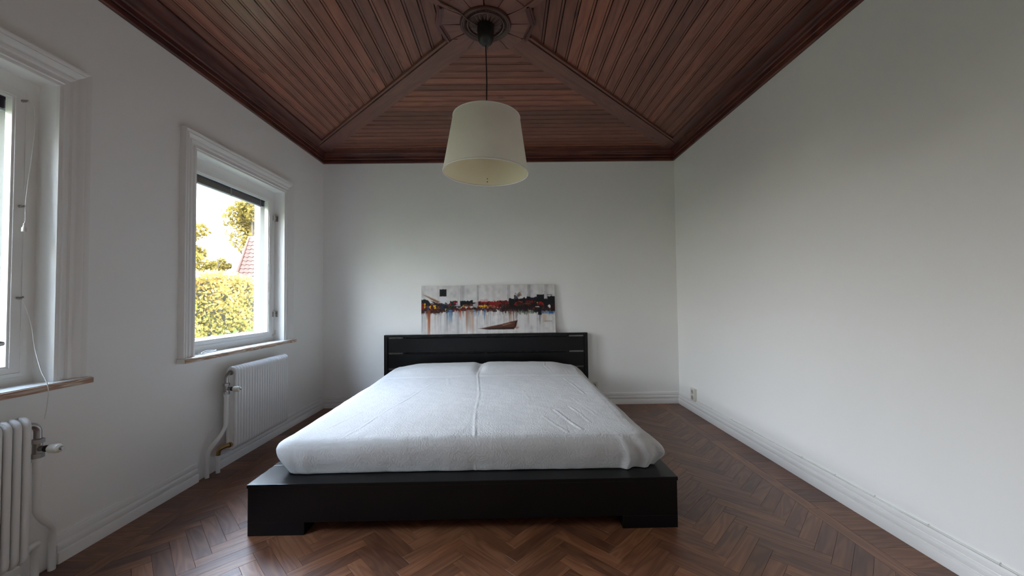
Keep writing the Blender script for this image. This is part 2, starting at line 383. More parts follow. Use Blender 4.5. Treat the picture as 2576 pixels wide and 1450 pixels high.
fl = MB().box(XL-0.25, XR+0.2, YF-0.2, YB+0.2, -0.20, -0.012).build('floor', M_seam); tag(fl, kind='structure')
wl = MB()
zt_ = ZP + 0.16
for (a, b) in ((YF-0.2, W2['y0']), (W2['y1'], W1['y0']), (W1['y1'], YB+0.2)):
    wl.box(XO, XL, a, b, -0.2, zt_)
for w in (W1, W2):
    wl.box(XO, XL, w['y0'], w['y1'], -0.2, w['z0']-0.03); wl.box(XO, XL, w['y0'], w['y1'], w['z1'], zt_)
wl = wl.build('wall_left', M_wall, fix=False); tag(wl, kind='structure')
ext = MB()
tag(MB().box(XR, XR+0.2, YF-0.2, YB+0.2, -0.2, zt_).build('wall_right', M_wall), kind='structure')
tag(MB().box(XL, XR, YB, YB+0.2, -0.2, zt_).build('wall_back', M_wall), kind='structure')
tag(MB().box(XL, XR, YF-0.2, YF, -0.2, zt_).build('wall_front', M_wall), kind='structure')
ce = MB().box(XO, XR+0.2, YF-0.2, YB+0.2, ZP+0.010, ZP+0.2).build('ceiling', M_gap); tag(ce, kind='structure')

# ---------------------------------------------------------------- floor: herringbone blocks, border strips, border planks
BL, BW, GAP = 0.320, 0.064, 0.0007
FX0, FX1, FY0, FY1 = -1.742, 1.548, YF+0.02, YB-0.245
PX, PY = 0.016, 1.768
r2 = math.sqrt(0.5)
def block_poly(kind, r, m):
    """corner list in (u,v)"""
    if kind == 0: u0, v0, du, dv = r*BW + m*2*BL, r*BW, BL, BW
    else: u0, v0, du, dv = r*BW + BL + m*2*BL, r*BW + BW - BL, BW, BL
    return u0, v0, du, dv
def uv2xy(u, v): return (PX + (u - v)*r2, PY + (u + v)*r2)
BED = (-1.262, 0.803, 1.905, 4.0)
pieces = []
for r in range(-70, 71):
    for m in range(-9, 10):
        for k in (0, 1):
            u0, v0, du, dv = block_poly(k, r, m)
            cx, cy = uv2xy(u0+du/2, v0+dv/2)
            if cx < FX0-0.2 or cx > FX1+0.2 or cy < FY0-0.2 or cy > FY1+0.2: continue
            g = GAP/2
            poly = [uv2xy(u0+g, v0+g), uv2xy(u0+du-g, v0+g), uv2xy(u0+du-g, v0+dv-g), uv2xy(u0+g, v0+dv-g)]
            pc = poly
            for a, b, c in ((-1,0,-FX0),(1,0,FX1),(0,-1,-FY0),(0,1,FY1)): pc = clip(pc, a, b, c)
            if area(pc) < 2e-4: continue
            full = abs(area(pc)-area(poly)) < 1e-7
            under = BED[0] < cx < BED[1] and BED[2] < cy < BED[3] and cy > 2.1
            seen = cy > 1.30 and not under
            pieces.append((not seen, (cx*cx+cy*cy), k, (cx, cy), pc, full))
pieces.sort(key=lambda p: (p[0], p[1]))
DIRU, DIRV = (r2, r2, 0), (-r2, r2, 0)
def block_mesh(poly, k, c):
    mb = MB(); q = [(p[0]-c[0], p[1]-c[1]) for p in poly]
    n = len(q); s = 0.9970
    # small chamfer on the upper edge
    e = 0.0009
    cxm = sum(p[0] for p in q)/n; cym = sum(p[1] for p in q)/n
    def inset(p):
        d = math.hypot(p[0]-cxm, p[1]-cym); f = max(0, 1-e/max(d, 1e-6)); return (cxm+(p[0]-cxm)*f, cym+(p[1]-cym)*f)
    qi = [inset(p) for p in q]
    v = [(p[0],p[1],-0.012) for p in q] + [(p[0],p[1],-0.0007) for p in q] + [(p[0],p[1],0) for p in qi]
    f = [tuple(range(2*n, 3*n))] + [(i,(i+1)%n,n+(i+1)%n,n+i) for i in range(n)] + [(n+i,n+(i+1)%n,2*n+(i+1)%n,2*n+i) for i in range(n)]
    return mb.add(v, f)
shared = {}
stuffmb = MB(); st_uv = []; st_tone = []
count = 0
for hid, d, k, c, poly, full in pieces:
    U, V = (DIRU, DIRV) if k == 0 else (DIRV, DIRU)
    if not hid and count < 290:
        count += 1
        if full and k in shared:
            o = link('parquet_block', shared[k], fl)
        else:
            o = wood_piece(block_mesh(poly, k, c), 'parquet_block', M_floor, fl, U, V, tone=0.0)
            if full: shared[k] = o.data
        o.location = (c[0], c[1], 0)
    else:
        mb = block_mesh(poly, k, (0, 0)); base = len(stuffmb.v)
        stuffmb.add(mb.v, mb.f); tn = random.random()
        for v in mb.v:
            x, y = v[0]-c[0], v[1]-c[1]
            st_uv.append((x*U[0]+y*U[1], x*V[0]+y*V[1])); st_tone.append(tn)
so = stuffmb.build('parquet_block', M_floor, fl, fix=False)
uvl = so.data.uv_layers.new(name='UVMap'); vi = np.empty(len(so.data.loops), np.int32); so.data.loops.foreach_get('vertex_index', vi)
uvl.data.foreach_set('uv', np.array(st_uv, np.float32)[vi].ravel())
a = so.data.attributes.new('tone', 'FLOAT', 'POINT'); a.data.foreach_set('value', st_tone)
so['kind'] = 'stuff'
def rect_piece(x0, x1, y0, y1, name, udir):
    c = ((x0+x1)/2, (y0+y1)/2); V = (0,1,0) if udir[0] else (1,0,0)
    o = wood_piece(block_mesh([(x0,y0),(x1,y0),(x1,y1),(x0,y1)], 0, c), name, M_floor, fl, udir, V, tone=random.random())
    o.location = (c[0], c[1], 0); return o
SW = 0.068
g = GAP
def strip_run(a0, a1, fn):
    p = a0
    while p < a1-0.05:
        q = min(a1, p + random.choice((0.62, 0.85, 0.98))); q = a1 if a1-q < 0.2 else q
        fn(p+g/2, q-g/2); p = q
strip_run(FY0, FY1+SW, lambda p, q: rect_piece(FX1+g, FX1+SW-g, p, q, 'border_strip', (0,1,0)))
strip_run(FY0, FY1+SW, lambda p, q: rect_piece(FX0-SW+g, FX0-g, p, q, 'border_strip', (0,1,0)))
strip_run(FX0, FX1, lambda p, q: rect_piece(p, q, FY1+g, FY1+SW-g, 'border_strip', (1,0,0)))
PWD = 0.130
y = FY1+SW
while y > 1.15:
    rect_piece(FX1+SW+g, XR-0.004, y-PWD+g/2, y-g/2, 'border_plank', (1,0,0))
    rect_piece(XL+0.004, FX0-SW-g, y-PWD+g/2, y-g/2, 'border_plank', (1,0,0)); y -= PWD
for (xa, xb) in ((FX1+SW+g, XR-0.004), (XL+0.004, FX0-SW-g)):
    yy = y
    mbp = rect_piece(xa, xb, YF+0.02, y-g, 'border_plank', (1,0,0))
x = XL+0.004
while x < XR-0.02:
    if x > 0.55 or x < -1.3:
        rect_piece(x+g/2, min(x+PWD, XR-0.004)-g/2, FY1+SW+g, YB-0.004, 'border_plank', (0,1,0))
    x += PWD
rect_piece(XL+0.004, XR-0.004, YF+0.002, YF+0.02, 'border_strip', (1,0,0))

# ---------------------------------------------------------------- baseboards
BASE = [(0,0),(0.021,0),(0.021,0.045),(0.018,0.049),(0.013,0.051),(0.016,0.056),(0.0165,0.074),(0.014,0.081),(0.009,0.085),(0.0085,0.089),(0.012,0.092),(0.012,0.113),(0.008,0.120),(0,0.120)]
tag(MB().extrude(BASE, (0,YB,0), (0,-1,0), (0,0,1), (1,0,0), XL, XR, 1, -1).build('baseboard_back', M_trim, smooth=40), kind='structure')
tag(MB().extrude(BASE, (XR,0,0), (-1,0,0), (0,0,1), (0,1,0), YF, YB, 0, -1).build('baseboard_right', M_trim, smooth=40), kind='structure')
bl = MB().extrude(BASE, (XL,0,0), (1,0,0), (0,0,1), (0,1,0), 2.635, YB, 0, -1)
bl.extrude(BASE, (XL,0,0), (1,0,0), (0,0,1), (0,1,0), 1.712, 2.465, 0, 0)
bl.extrude(BASE, (XL,0,0), (1,0,0), (0,0,1), (0,1,0), YF, 1.583, 0, 0)
tag(bl.build('baseboard_left', M_trim, smooth=40), kind='structure')

# ---------------------------------------------------------------- ceiling: planks, hip boards, cornice, frieze
FRI = 0.175
S_L = (1.985, 2.140, 1.912)     # left hip: board from x+y .. , moulding outer
S_R = (2.185, 2.345, 2.112)     # right hip: y-x
def plank(poly, name, U, V, z0=None, z1=None, mat=None, tone=None):
    if area(poly) < 3e-4: return None
    mb = MB().prism(poly, ZP if z0 is None else z0, ZP+0.012 if z1 is None else z1)
    return wood_piece(mb, name, mat or M_ceil, ce, U, V, tone)
def panel_plank(rect, bead, clips, U, V):
    mb = MB(); ok = False
    for rc in (rect, bead):
        p = [(rc[0],rc[2]),(rc[1],rc[2]),(rc[1],rc[3]),(rc[0],rc[3])]
        for c in clips: p = clip(p, *c)
        if area(p) > 2e-4: mb.prism(p, ZP, ZP+0.012); ok = True
    if ok: wood_piece(mb, 'ceiling_plank', M_ceil, ce, U, V, random.random())
C2 = 2*CY
pw = 0.0845
clL = [(1,1,S_L[2]), (1,-1,S_L[2]-C2)]
k = -3
for k in range(-3, 17):
    xb = -0.466 - pw*k; xa = xb - pw
    if xb < XL+0.12: break
    panel_plank((xa+0.018, xb-0.003, YF, YB-0.1), (xa+0.003, xa+0.0145, YF, YB-0.1), clL, (0,1,0), (1,0,0))
clR = [(-1,1,S_R[2]), (-1,-1,S_R[2]-C2)]
for k in range(-2, 20):
    xa = 0.232 + pw*k; xb = xa + pw
    if xa > XR-0.12: break
    panel_plank((xa+0.003, xb-0.018, YF, YB-0.1), (xb-0.0145, xb-0.003, YF, YB-0.1), clR, (0,1,0), (1,0,0))
pb = 0.080
clB = [(-1,-1,-S_L[1]), (1,-1,-S_R[1])]
for k in range(-4, 21):
    ya = 2.381 + pb*k; yb = ya + pb
    if ya > YB-0.12: break
    panel_plank((XL, XR, ya+0.003, yb-0.016), (XL, XR, yb-0.013, yb-0.003), clB, (1,0,0), (0,1,0))
clF = [(-1,1,C2-S_L[1]), (1,1,C2-S_R[1])]
for k in range(-4, 36):
    yb = C2 - (2.381 + pb*k); ya = yb - pb
    if ya < YF-0.05: break
    panel_plank((XL, XR, ya+0.003, yb-0.016), (XL, XR, yb-0.013, yb-0.003), clF, (1,0,0), (0,1,0))
# hip boards and their mouldings
ZH = ZP - 0.013
def hip(a, b, lo, hi, out, flip):
    """board between a*x+b*y=lo..hi, moulding between out..lo; 'flip' front half"""
    big = [(XL+0.1, CY+0.12), (XR-0.1, CY+0.12), (XR-0.1, YB-0.10), (XL+0.1, YB-0.10)]
    def strip(s0, s1):
        p = clip(clip(big, a, b, s1), -a, -b, -s0)
        p = clip(p, *( (1,0,CX+0.0) if a > 0 else (-1,0,-CX) ))
        if flip: p = [(q[0], C2-q[1]) for q in p][::-1]
        return p
    U = Vector((1,-1,0)) if a > 0 else Vector((1,1,0))
    if flip: U.y = -U.y
    U.normalize(); V = Vector((-U.y, U.x, 0))
    plank(strip(lo, hi), 'hip_board', U, V, ZH, ZP+0.012, M_ceil2, random.random())
    # stepped moulding along the side panel
    w = lo - out; mb = MB()
    for i, (t0, t1, dz) in enumerate(((0.0,0.30,-0.006),(0.30,0.42,0.002),(0.42,0.80,-0.012),(0.80,1.0,-0.004))):
        p = strip(out + w*t0, out + w*t1)
        if area(p) > 1e-5: mb.prism(p, ZH + 0.004 + dz, ZP+0.012)
    if mb.v: wood_piece(mb, 'hip_molding', M_ceil2, ce, U, V, random.random())
for fz in (False, True):
    hip(1, 1, S_L[0], S_L[1], S_L[2], fz)
    hip(-1, 1, S_R[0], S_R[1], S_R[2], fz)
# frieze boards and cornice (mitred ring)
FR = [(0.088, 0.087), (0.170, 0.087), (0.175, 0.092), (0.175, 0.112), (0.088, 0.112)]
CO = [(0,0),(0.016,0),(0.020,0.004),(0.021,0.026),(0.016,0.032),(0.014,0.040),(0.019,0.046),(0.021,0.072),(0.030,0.078),(0.033,0.086),(0.040,0.088),(0.046,0.098),(0.060,0.104),(0.080,0.104),(0.088,0.096),(0.090,0.112),(0,0.112)]
for prof, nm, mat in ((CO, 'cornice', M_corn), (FR, 'frieze_board', M_ceil2 if False else M_corn)):
    for O, A, L, l0, l1 in (((0,YB,ZT),(0,-1,0),(1,0,0),XL,XR), ((XL,0,ZT),(1,0,0),(0,1,0),YF,YB), ((XR,0,ZT),(-1,0,0),(0,1,0),YF,YB), ((0,YF,ZT),(0,1,0),(1,0,0),XL,XR)):
        mb = MB().extrude(prof, O, A, (0,0,1), L, l0, l1, 1, -1)
        wood_piece(mb, nm, mat, ce, L, A, random.random(), smooth=35)

# ---------------------------------------------------------------- ceiling rose
rose = thing('ceiling_rose', 'dark wooden twelve-sided ceiling rose with carved round medallion above the lamp', 'ceiling rose', (CX, CY, ZP))
RR = 0.252
for k in range(12):
    a0, a1 = math.radians(30*k), math.radians(30*(k+1)); e = 0.0016
    p = [(0.03*math.cos((a0+a1)/2), 0.03*math.sin((a0+a1)/2)), (RR*math.cos(a0+e*2.2), RR*math.sin(a0+e*2.2)), (RR*math.cos(a1-e*2.2), RR*math.sin(a1-e*2.2))]
    am = (a0+a1)/2
    wood_piece(MB().prism(p, -0.017, 0.0), 'wedge_board', M_ceil2, rose, (math.cos(am), math.sin(am), 0), (-math.sin(am), math.cos(am), 0), random.random())
for k in (-1, 0, 5, 6):
    a0, a1 = math.radians(30*k), math.radians(30*(k+1)); mb = MB()
    for (ra, rb, dz) in ((0.0, 0.012, -0.020), (0.012, 0.026, -0.028), (0.026, 0.036, -0.018)):
        f0, f1 = 1 + (ra-0.004)/RR, 1 + (rb-0.004)/RR
        p = [(RR*f0*math.cos(a0), RR*f0*math.sin(a0)), (RR*f1*math.cos(a0), RR*f1*math.sin(a0)), (RR*f1*math.cos(a1), RR*f1*math.sin(a1)), (RR*f0*math.cos(a1), RR*f0*math.sin(a1))]
        mb.prism(p, dz, 0.004)
    wood_piece(mb, 'edge_molding', M_corn, rose, (-math.sin((a0+a1)/2), math.cos((a0+a1)/2), 0), (math.cos((a0+a1)/2), math.sin((a0+a1)/2), 0), 0.4)
M_med = plain('carved_medallion', (0.070, 0.028, 0.020), 0.32, bump=0.06, bscale=60)
mo = MB().lathe([(0.144,-0.016),(0.144,-0.024),(0.139,-0.031),(0.132,-0.031),(0.127,-0.026),(0.122,-0.026),(0.118,-0.022),(0.108,-0.022),(0.106,-0.028),(0.101,-0.030),(0.097,-0.027),(0.0965,-0.018)], 96).build('medallion', M_med, rose, smooth=40)
bd = MB()
for k in range(60):
    a = 2*PI*k/60
    bd.lathe([(0.0001,-0.0045),(0.003,-0.003),(0.0042,0),(0.003,0.002)], 6, (0.113*math.cos(a), 0.113*math.sin(a), -0.0235))
b_ = bd.build('bead_ring', M_med, mo, smooth=60); b_['kind'] = 'stuff'
pt = MB(); nr, na = 14, 240; vv = []
for i in range(nr+1):
    r = 0.030 + (0.098-0.030)*i/nr; t = i/nr
    for j in range(na):
        a = 2*PI*j/na; c = abs(math.cos(10*a + 0.6*math.sin(PI*t)))
        z = -0.018 - 0.013*math.sin(PI*min(1, t*1.02))*(0.25+0.75*c) - 0.008*(1-t)
        vv.append((r*math.cos(a), r*math.sin(a), z))
ff = [(i*na+j, i*na+(j+1)%na, (i+1)*na+(j+1)%na, (i+1)*na+j) for i in range(nr) for j in range(na)]
pt.add(vv, ff); pt.build('leaf_rosette', M_med, mo, smooth=60)

# surface cable running to the middle of the ceiling
cab = MB().tube(spline([(-0.355,1.955,ZP-0.004),(-0.338,1.975,ZP-0.020),(-0.290,2.005,ZP-0.022),(-0.245,2.045,ZP-0.023),(-0.215,2.070,ZP-0.037),(-0.175,2.105,ZP-0.040),(-0.150,2.125,ZP-0.045)], 6), 0.0042, 8).build('ceiling_cable', M_cordbr, smooth=60)
tag(cab, 'thin brown cable running over the ceiling rose into the black lamp cup', 'cable')

# ================================================================ WINDOWS
CASP = [(0,0),(0,0.013),(0.006,0.016),(0.012,0.016),(0.016,0.021),(0.023,0.021),(0.027,0.013),(0.040,0.013),(0.045,0.021),(0.055,0.024),(0.059,0.017),(0.069,0.020),(0.078,0.030),(0.087,0.033),(0.091,0.028),(0.103,0.036),(0.109,0.036),(0.112,0.030),(0.112,0)]
def ring(mb, X0, X1, y0, y1, z0, z1, w):
    ws = (w, w, w, w) if not isinstance(w, tuple) else w        # left(y0), right(y1), bottom, top
    mb.box(X0, X1, y0, y0+ws[0], z0, z1); mb.box(X0, X1, y1-ws[1], y1, z0, z1)
    mb.box(X0, X1, y0+ws[0], y1-ws[1], z0, z0+ws[2]); mb.box(X0, X1, y0+ws[0], y1-ws[1], z1-ws[3], z1)
def window(name, w, mull=None):
    y0, y1, z0, z1 = w['y0'], w['y1'], w['z0'], w['z1']
    root = setting(name)
    # casing: two jamb trims, the crown over them
    # mitred architrave: two jambs and a head of the same moulding
    MB().extrude(CASP, (XL, y1, 0), (0,1,0), (1,0,0), (0,0,1), z0-0.002, z1, 0, 1).build('casing', M_trim, root, smooth=35)
    MB().extrude(CASP, (XL, y0, 0), (0,-1,0), (1,0,0), (0,0,1), z0-0.002, z1, 0, 1).build('casing', M_trim, root, smooth=35)
    MB().extrude(CASP, (XL, 0, z1), (0,0,1), (1,0,0), (0,1,0), y0, y1, -1, 1).build('head_molding', M_trim, root, smooth=35)
    # sill board
    si = MB().box(-2.062, XL, y0, y1, z0-0.030, z0); si.box(XL, XL+0.052, y0-0.120, y1+0.120, z0-0.030, z0)
    sill = si.build('sill', M_sill, root, bevel=0.003)
    ed = MB().box(XL+0.052, XL+0.058, y0-0.120, y1+0.120, z0-0.028, z0-0.004)
    wood_piece(ed, 'sill_edge', M_silledge, sill, (0,1,0), (0,0,1), 0.55, bevel=0.002)
    # frame
    fm = MB(); ring(fm, -2.150, -2.055, y0, y1, z0-0.002, z1, (0.031, 0.031, 0.034, 0.036))
    fr = fm.build('frame', M_trim, root, fix=False)
    bays = [(y0+0.031, y1-0.031)] if mull is None else [(y0+0.031, mull-0.025), (mull+0.025, y1-0.031)]
    if mull is not None: MB().box(-2.150, -2.050, mull-0.025, mull+0.025, z0+0.032, z1-0.036).build('mullion', M_trim, root, bevel=0.002)
    for a, b in bays:
        zb, zt = z0+0.034, z1-0.037; a += 0.002; b -= 0.002
        sm = MB(); ring(sm, -2.085, -2.044, a, b, zb, zt, (0.055, 0.055, 0.040, 0.055)); sash = sm.build('sash', M_trim, root, fix=False)
        bm_ = MB(); ring(bm_, -2.078, -2.050, a+0.0551, b-0.0551, zb+0.0401, zt-0.0551, 0.007); bm_.build('glazing_bead', M_trim, sash, fix=False)
        bm_ = MB(); ring(bm_, -2.046, -2.041, a+0.018, b-0.018, zb+0.012, zt-0.018, 0.004); bm_.build('sash_bead', M_trim, sash, fix=False)
        MB().box(-2.070, -2.067, a+0.055, b-0.055, zb+0.040, zt-0.055).build('glass_pane', M_glass, sash)
        sm = MB(); ring(sm, -2.146, -2.112, a, b, zb, zt, (0.072, 0.072, 0.058, 0.066)); s2 = sm.build('outer_sash', M_trim, root, fix=False)
        MB().box(-2.132, -2.129, a+0.072, b-0.072, zb+0.058, zt-0.066).build('glass_pane', M_glass, s2)
    return root, bays
win1, bays1 = window('window_1', W1)
win2, bays2 = window('window_2', W2, mull=1.30)
tag(win1, 'far window in the left wall with white moulded casing and wooden sill')
tag(win2, 'near window in the left wall with white moulded casing, cut off by the photo edge')
def hinge(parent, y, z):
    h = MB(); h.box(-2.052, -2.024, y-0.019, y-0.013, z-0.022, z+0.022); h.box(-2.052, -2.020, y+0.013, y+0.019, z-0.025, z+0.025)
    h.tube([(-2.030, y-0.015, z), (-2.030, y+0.015, z)], 0.0062, 10); h.tube([(-2.030, y-0.004, z), (-2.030, y-0.004, z-0.028)], 0.005, 8)
    return h.build('hinge', M_chrome, parent, smooth=40)
hinge(win1, 3.362, 1.852); hinge(win1, 3.362, 1.017)
lt = MB().tube([(-2.036, 3.345, 0.838), (-2.036, 3.372, 0.843), (-2.036, 3.372, 0.878)], 0.0034, 8)
lt.lathe([(0.0001,-0.006),(0.008,-0.005),(0.009,0),(0.006,0.006),(0.0001,0.007)], 12, (-2.038, 3.346, 0.838), 'X'); lt.build('latch', M_chrome, win1, smooth=40)
# hooks and turn handle of the near window
hk = MB()
for z in (1.982, 1.534, 1.151):
    hk.tube([(-2.044, 1.618, z), (-2.030, 1.618, z)], 0.0055, 10); hk.tube([(-2.030, 1.610, z-0.004), (-2.030, 1.626, z+0.004)], 0.0042, 8)
hk.build('cord_hook', M_steel, win2, smooth=40)
hd = MB().lathe([(0.0001,0),(0.017,0),(0.017,0.006),(0.011,0.010),(0.009,0.055),(0.0001,0.057)], 20, (-2.048, 1.345, 0.985), 'X')
hd.tube([(-1.997,1.340,0.985),(-1.965,1.352,0.985),(-1.942,1.375,0.983),(-1.934,1.42,0.980),(-1.932,1.470,0.976),(-1.932,1.489,0.975)], [0.010,0.011,0.012,0.0115,0.012,0.008], 14); hd.build('handle', M_chrome, win2, smooth=50)

# raised blinds between the sashes
def blind(name, label, y0, y1, zt):
    t = thing(name, label, 'blind', (-2.098, (y0+y1)/2, zt)); L = (y1-y0)/2 - 0.004
    MB().box(-0.011, 0.011, -L, L, -0.018, 0.0).build('headrail', M_blind, t, bevel=0.001)
    for k in range(9):
        z = -0.0205 - 0.0042*k; mb = MB(); n = 4; vs_ = []; 
        for i in range(n+1):
            x = -0.012 + 0.024*i/n; zz = z + 0.0012*math.cos((i/n-0.5)*PI)
            vs_ += [(x,-L,zz),(x,L,zz),(x,-L,zz-0.0006),(x,L,zz-0.0006)]
        fs = []
        for i in range(n):
            a, b = i*4, (i+1)*4; fs += [(a,a+1,b+1,b),(a+2,b+2,b+3,a+3),(a,b,b+2,a+2),(a+1,a+3,b+3,b+1)]
        fs += [(0,2,3,1),(n*4,n*4+1,n*4+3,n*4+2)]
        mb.add(vs_, fs).build('slat', M_blind, t, fix=False)
    MB().box(-0.011, 0.011, -L, L, -0.068, -0.0585).build('bottom_rail', M_blindrail, t, bevel=0.002)
    for yy in (-L+0.06, -0.01 if L > 0.3 else None, L-0.06):
        if yy is None: continue
        MB().box(0.0125, 0.0132, yy-0.006, yy+0.006, -0.070, -0.002).build('ladder_tape', M_tape, t)
    return t
zb_ = W1['z1']-0.037-0.055+0.004
blind('venetian_blind', 'dark venetian blind pulled up at the top of the far window', bays1[0][0]+0.05, bays1[0][1]-0.05, zb_)
blind('venetian_blind', 'dark venetian blind pulled up in the near window, cut by the photo edge', bays2[1][0]+0.05, bays2[1][1]-0.05, zb_)
blind('venetian_blind', 'dark venetian blind in the wide bay of the near window', bays2[0][0]+0.05, bays2[0][1]-0.05, zb_)
# cords
bc = thing('blind_cord', 'thin white blind cord with acorn hanging on the near window frame', 'cord', (-2.028, 1.62, 1.98))
MB().tube(spline([(0,0,0),(0.004,0.012,0.008),(0.004,0.024,-0.02),(0.004,0.026,-0.10),(0.004,0.020,-0.20),(0.003,0.012,-0.30),(0.002,0.004,-0.40),(0.002,0.002,-0.455),(0.003,0.002,-0.50),(0.004,-0.002,-0.52)], 5), 0.0016, 6).build('cord', M_cordw, bc, smooth=60)
MB().lathe([(0.0001,0.014),(0.003,0.013),(0.004,0.0),(0.0075,-0.006),(0.0078,-0.022),(0.0001,-0.024)], 14, (0.004,-0.002,-0.530)).build('acorn', M_plastic, bc, smooth=40)
pc_ = MB().tube(spline([(-2.030,1.622,1.150),(-2.028,1.640,1.09),(-2.020,1.650,1.02),(-2.000,1.645,0.94),(-1.96,1.634,0.85),(-1.925,1.626,0.799),(-1.912,1.622,0.76),(-1.905,1.612,0.70),(-1.902,1.603,0.655)], 5), 0.0016, 6).build('pull_cord', M_cordw, None, smooth=60)
tag(pc_, 'thin white cord trailing from the near window over its sill to the radiator valve', 'cord')
coil = MB().tube(spline([(-2.000,2.500,0.7935),(-1.985,2.545,0.797),(-1.97,2.590,0.800),(-1.985,2.632,0.803),(-2.012,2.640,0.798),(-2.020,2.600,0.794),(-2.000,2.560,0.7945),(-1.975,2.530,0.794),(-1.975,2.500,0.7935),(-1.992,2.520,0.800),(-2.002,2.575,0.806),(-2.000,2.630,0.803)], 5), 0.0026, 8).build('cord_coil', M_cordw, None, smooth=60)
tag(coil, 'small loop of white cord lying on the far window sill', 'cord')

# ================================================================ RADIATORS
def radiator(name, label, y_start, sgn, n, d_sup=0.118, d_ret=0.045):
    """columns from y_start going sgn; the valve end is at y_start"""
    ZB, ZTp, X0, X1 = 0.125, 0.690, -1.925, -1.853; pitch = 0.0287
    t = thing(name, label, 'radiator', (-1.889, y_start, 0), 0)
    r = 0.0118
    hx = (X1-X0)/2 - r
    pts = []
    rb = 0.026
    zt, zb = ZTp - r, ZB + r
    pts += arc((hx-rb, 0, zt-rb), rb, 0, PI/2, 5, (1,0,0), (0,0,1))
    pts += arc((-hx+rb, 0, zt-rb), rb, PI/2, PI, 5, (1,0,0), (0,0,1))
    pts += arc((-hx+rb, 0, zb+rb), rb, PI, 1.5*PI, 5, (1,0,0), (0,0,1))
    pts += arc((hx-rb, 0, zb+rb), rb, 1.5*PI, 2*PI, 5, (1,0,0), (0,0,1))
    # closed loop tube; radius along y a little larger
    mb = MB(); m = 8; NP = len(pts); vs_ = []; fs = []
    for i, p in enumerate(pts):
        tan = (pts[(i+1)%NP] - pts[i-1]).normalized(); out = Vector((tan.z, 0, -tan.x))
        for k in range(m):
            a = 2*PI*k/m; vs_.append(p + out*math.cos(a)*r + Vector((0,1,0))*math.sin(a)*0.0108)
    for i in range(NP):
        j = (i+1) % NP
        for k in range(m): fs.append((i*m+k, i*m+(k+1)%m, j*m+(k+1)%m, j*m+k))
    mb.add(vs_, fs)
    mb.box(-hx+0.004, hx-0.004, -0.003, 0.003, zb, zt)          # web between front and back tube
    first = mb.build('column', M_rad, t, smooth=50)
    first.location = (0, sgn*0.0145, 0)
    for k in range(1, n):
        o = link('column', first.data, t); o.location = (0, sgn*(0.0145 + pitch*k), 0)
    for z in (zt-0.03, zb+0.03): MB().tube([(0, sgn*0.004, z), (0, sgn*(pitch*n-0.004), z)], 0.018, 12).build('header_tube', M_rad, t, smooth=40)
    for y in (sgn*pitch*3, sgn*pitch*(n-3)):
        MB().box(XL+1.889+0.002, -hx-0.004, y-0.012, y+0.012, zt-0.10, zt-0.07).build('wall_bracket', M_rad, t)
    # top valve with thermostat head, on the near end
    e = -sgn
    zv = zt-0.03
    vb = MB().tube(arc((0, e*0.006, zv-0.034), 0.034, PI/2, 0, 8, (0,e,0), (0,0,1)) + [Vector((0, e*0.040, zv-0.06))], 0.0115, 12)
    vb.tube([(0, e*-0.004, zv), (0, e*0.008, zv)], 0.017, 12)
    vb.tube([(0,e*0.040,zv-0.062),(0,e*0.040,zv-0.078)], 0.020, 6)
    vb.tube([(0,e*0.040,zv-0.078),(0,e*0.040,zv-0.125)], 0.0145, 12)
    vb.tube([(0,e*0.040,zv-0.118),(0,e*0.040,zv-0.136)], 0.020, 6)
    vb.tube([(0.004,e*0.040,zv-0.100),(0.034,e*0.040,zv-0.100)], 0.011, 12)
    val = vb.build('valve', M_steel, t, smooth=40)
    MB().lathe([(0.0001,0.0),(0.013,0.0),(0.013,0.016),(0.0001,0.016)], 16, (0.032, e*0.040, zv-0.100), 'X').build('collar', M_blackp, val, smooth=40)
    kn = MB().lathe([(0.0001,0.0),(0.013,0.0),(0.0175,0.006),(0.0185,0.030),(0.0170,0.040),(0.0110,0.046),(0.0001,0.046)], 12, (0.047, e*0.040, zv-0.100), 'X').build('thermostat_head', M_knob, val, smooth=30)
    MB().lathe([(0.0001,0.0),(0.007,0.0),(0.007,0.010),(0.0001,0.010)], 10, (0.092, e*0.040, zv-0.100), 'X').build('head_cap', M_steel, val, smooth=40)
    sp = [(0,e*0.040,zv-0.130),(0,e*0.040,0.45),(0,e*0.042,0.33),(-0.002,e*0.046,0.295),(-0.018,e*(0.040+(d_sup-0.04)*0.38),0.245),(-0.042,e*(0.040+(d_sup-0.04)*0.82),0.195),(-0.056,e*(d_sup-0.002),0.16),(-0.060,e*d_sup,0.12),(-0.061,e*d_sup,0.03),(-0.061,e*d_sup,0.0)]
    MB().tube([sp[0], sp[1]] + spline(sp[1:8], 4)[1:] + [sp[8], sp[9]], 0.0125, 12).build('supply_pipe', M_pipe, t, smooth=50)
    MB().tube([(0,e*0.040,zv-0.150),(0,e*0.040,zv-0.128)], 0.0155, 12).build('pipe_union', M_pipe, t, smooth=40)
    zr = zb + 0.03
    rv = MB().tube([(0,e*-0.004,zr),(0,e*0.012,zr)], 0.017, 12); rv.tube(spline([(0,e*0.010,zr),(-0.015,e*d_ret*0.66,zr-0.002),(-0.040,e*d_ret*0.97,zr-0.018),(-0.046,e*d_ret,zr-0.052)], 5), 0.0135, 12)
    rv.build('return_elbow', M_brass if sgn > 0 else M_pipe, t, smooth=50)
    MB().tube([(-0.046,e*d_ret,zr-0.045),(-0.046,e*d_ret,0.0)], 0.0125, 12).build('return_pipe', M_pipe, t, smooth=50)
    return t
radiator('radiator', 'white column radiator under the far window, beside the bed', 2.637, 1, 22)
radiator('radiator', 'white column radiator under the near window, cut off by the photo edge', 1.530, -1, 22, 0.150, 0.078)

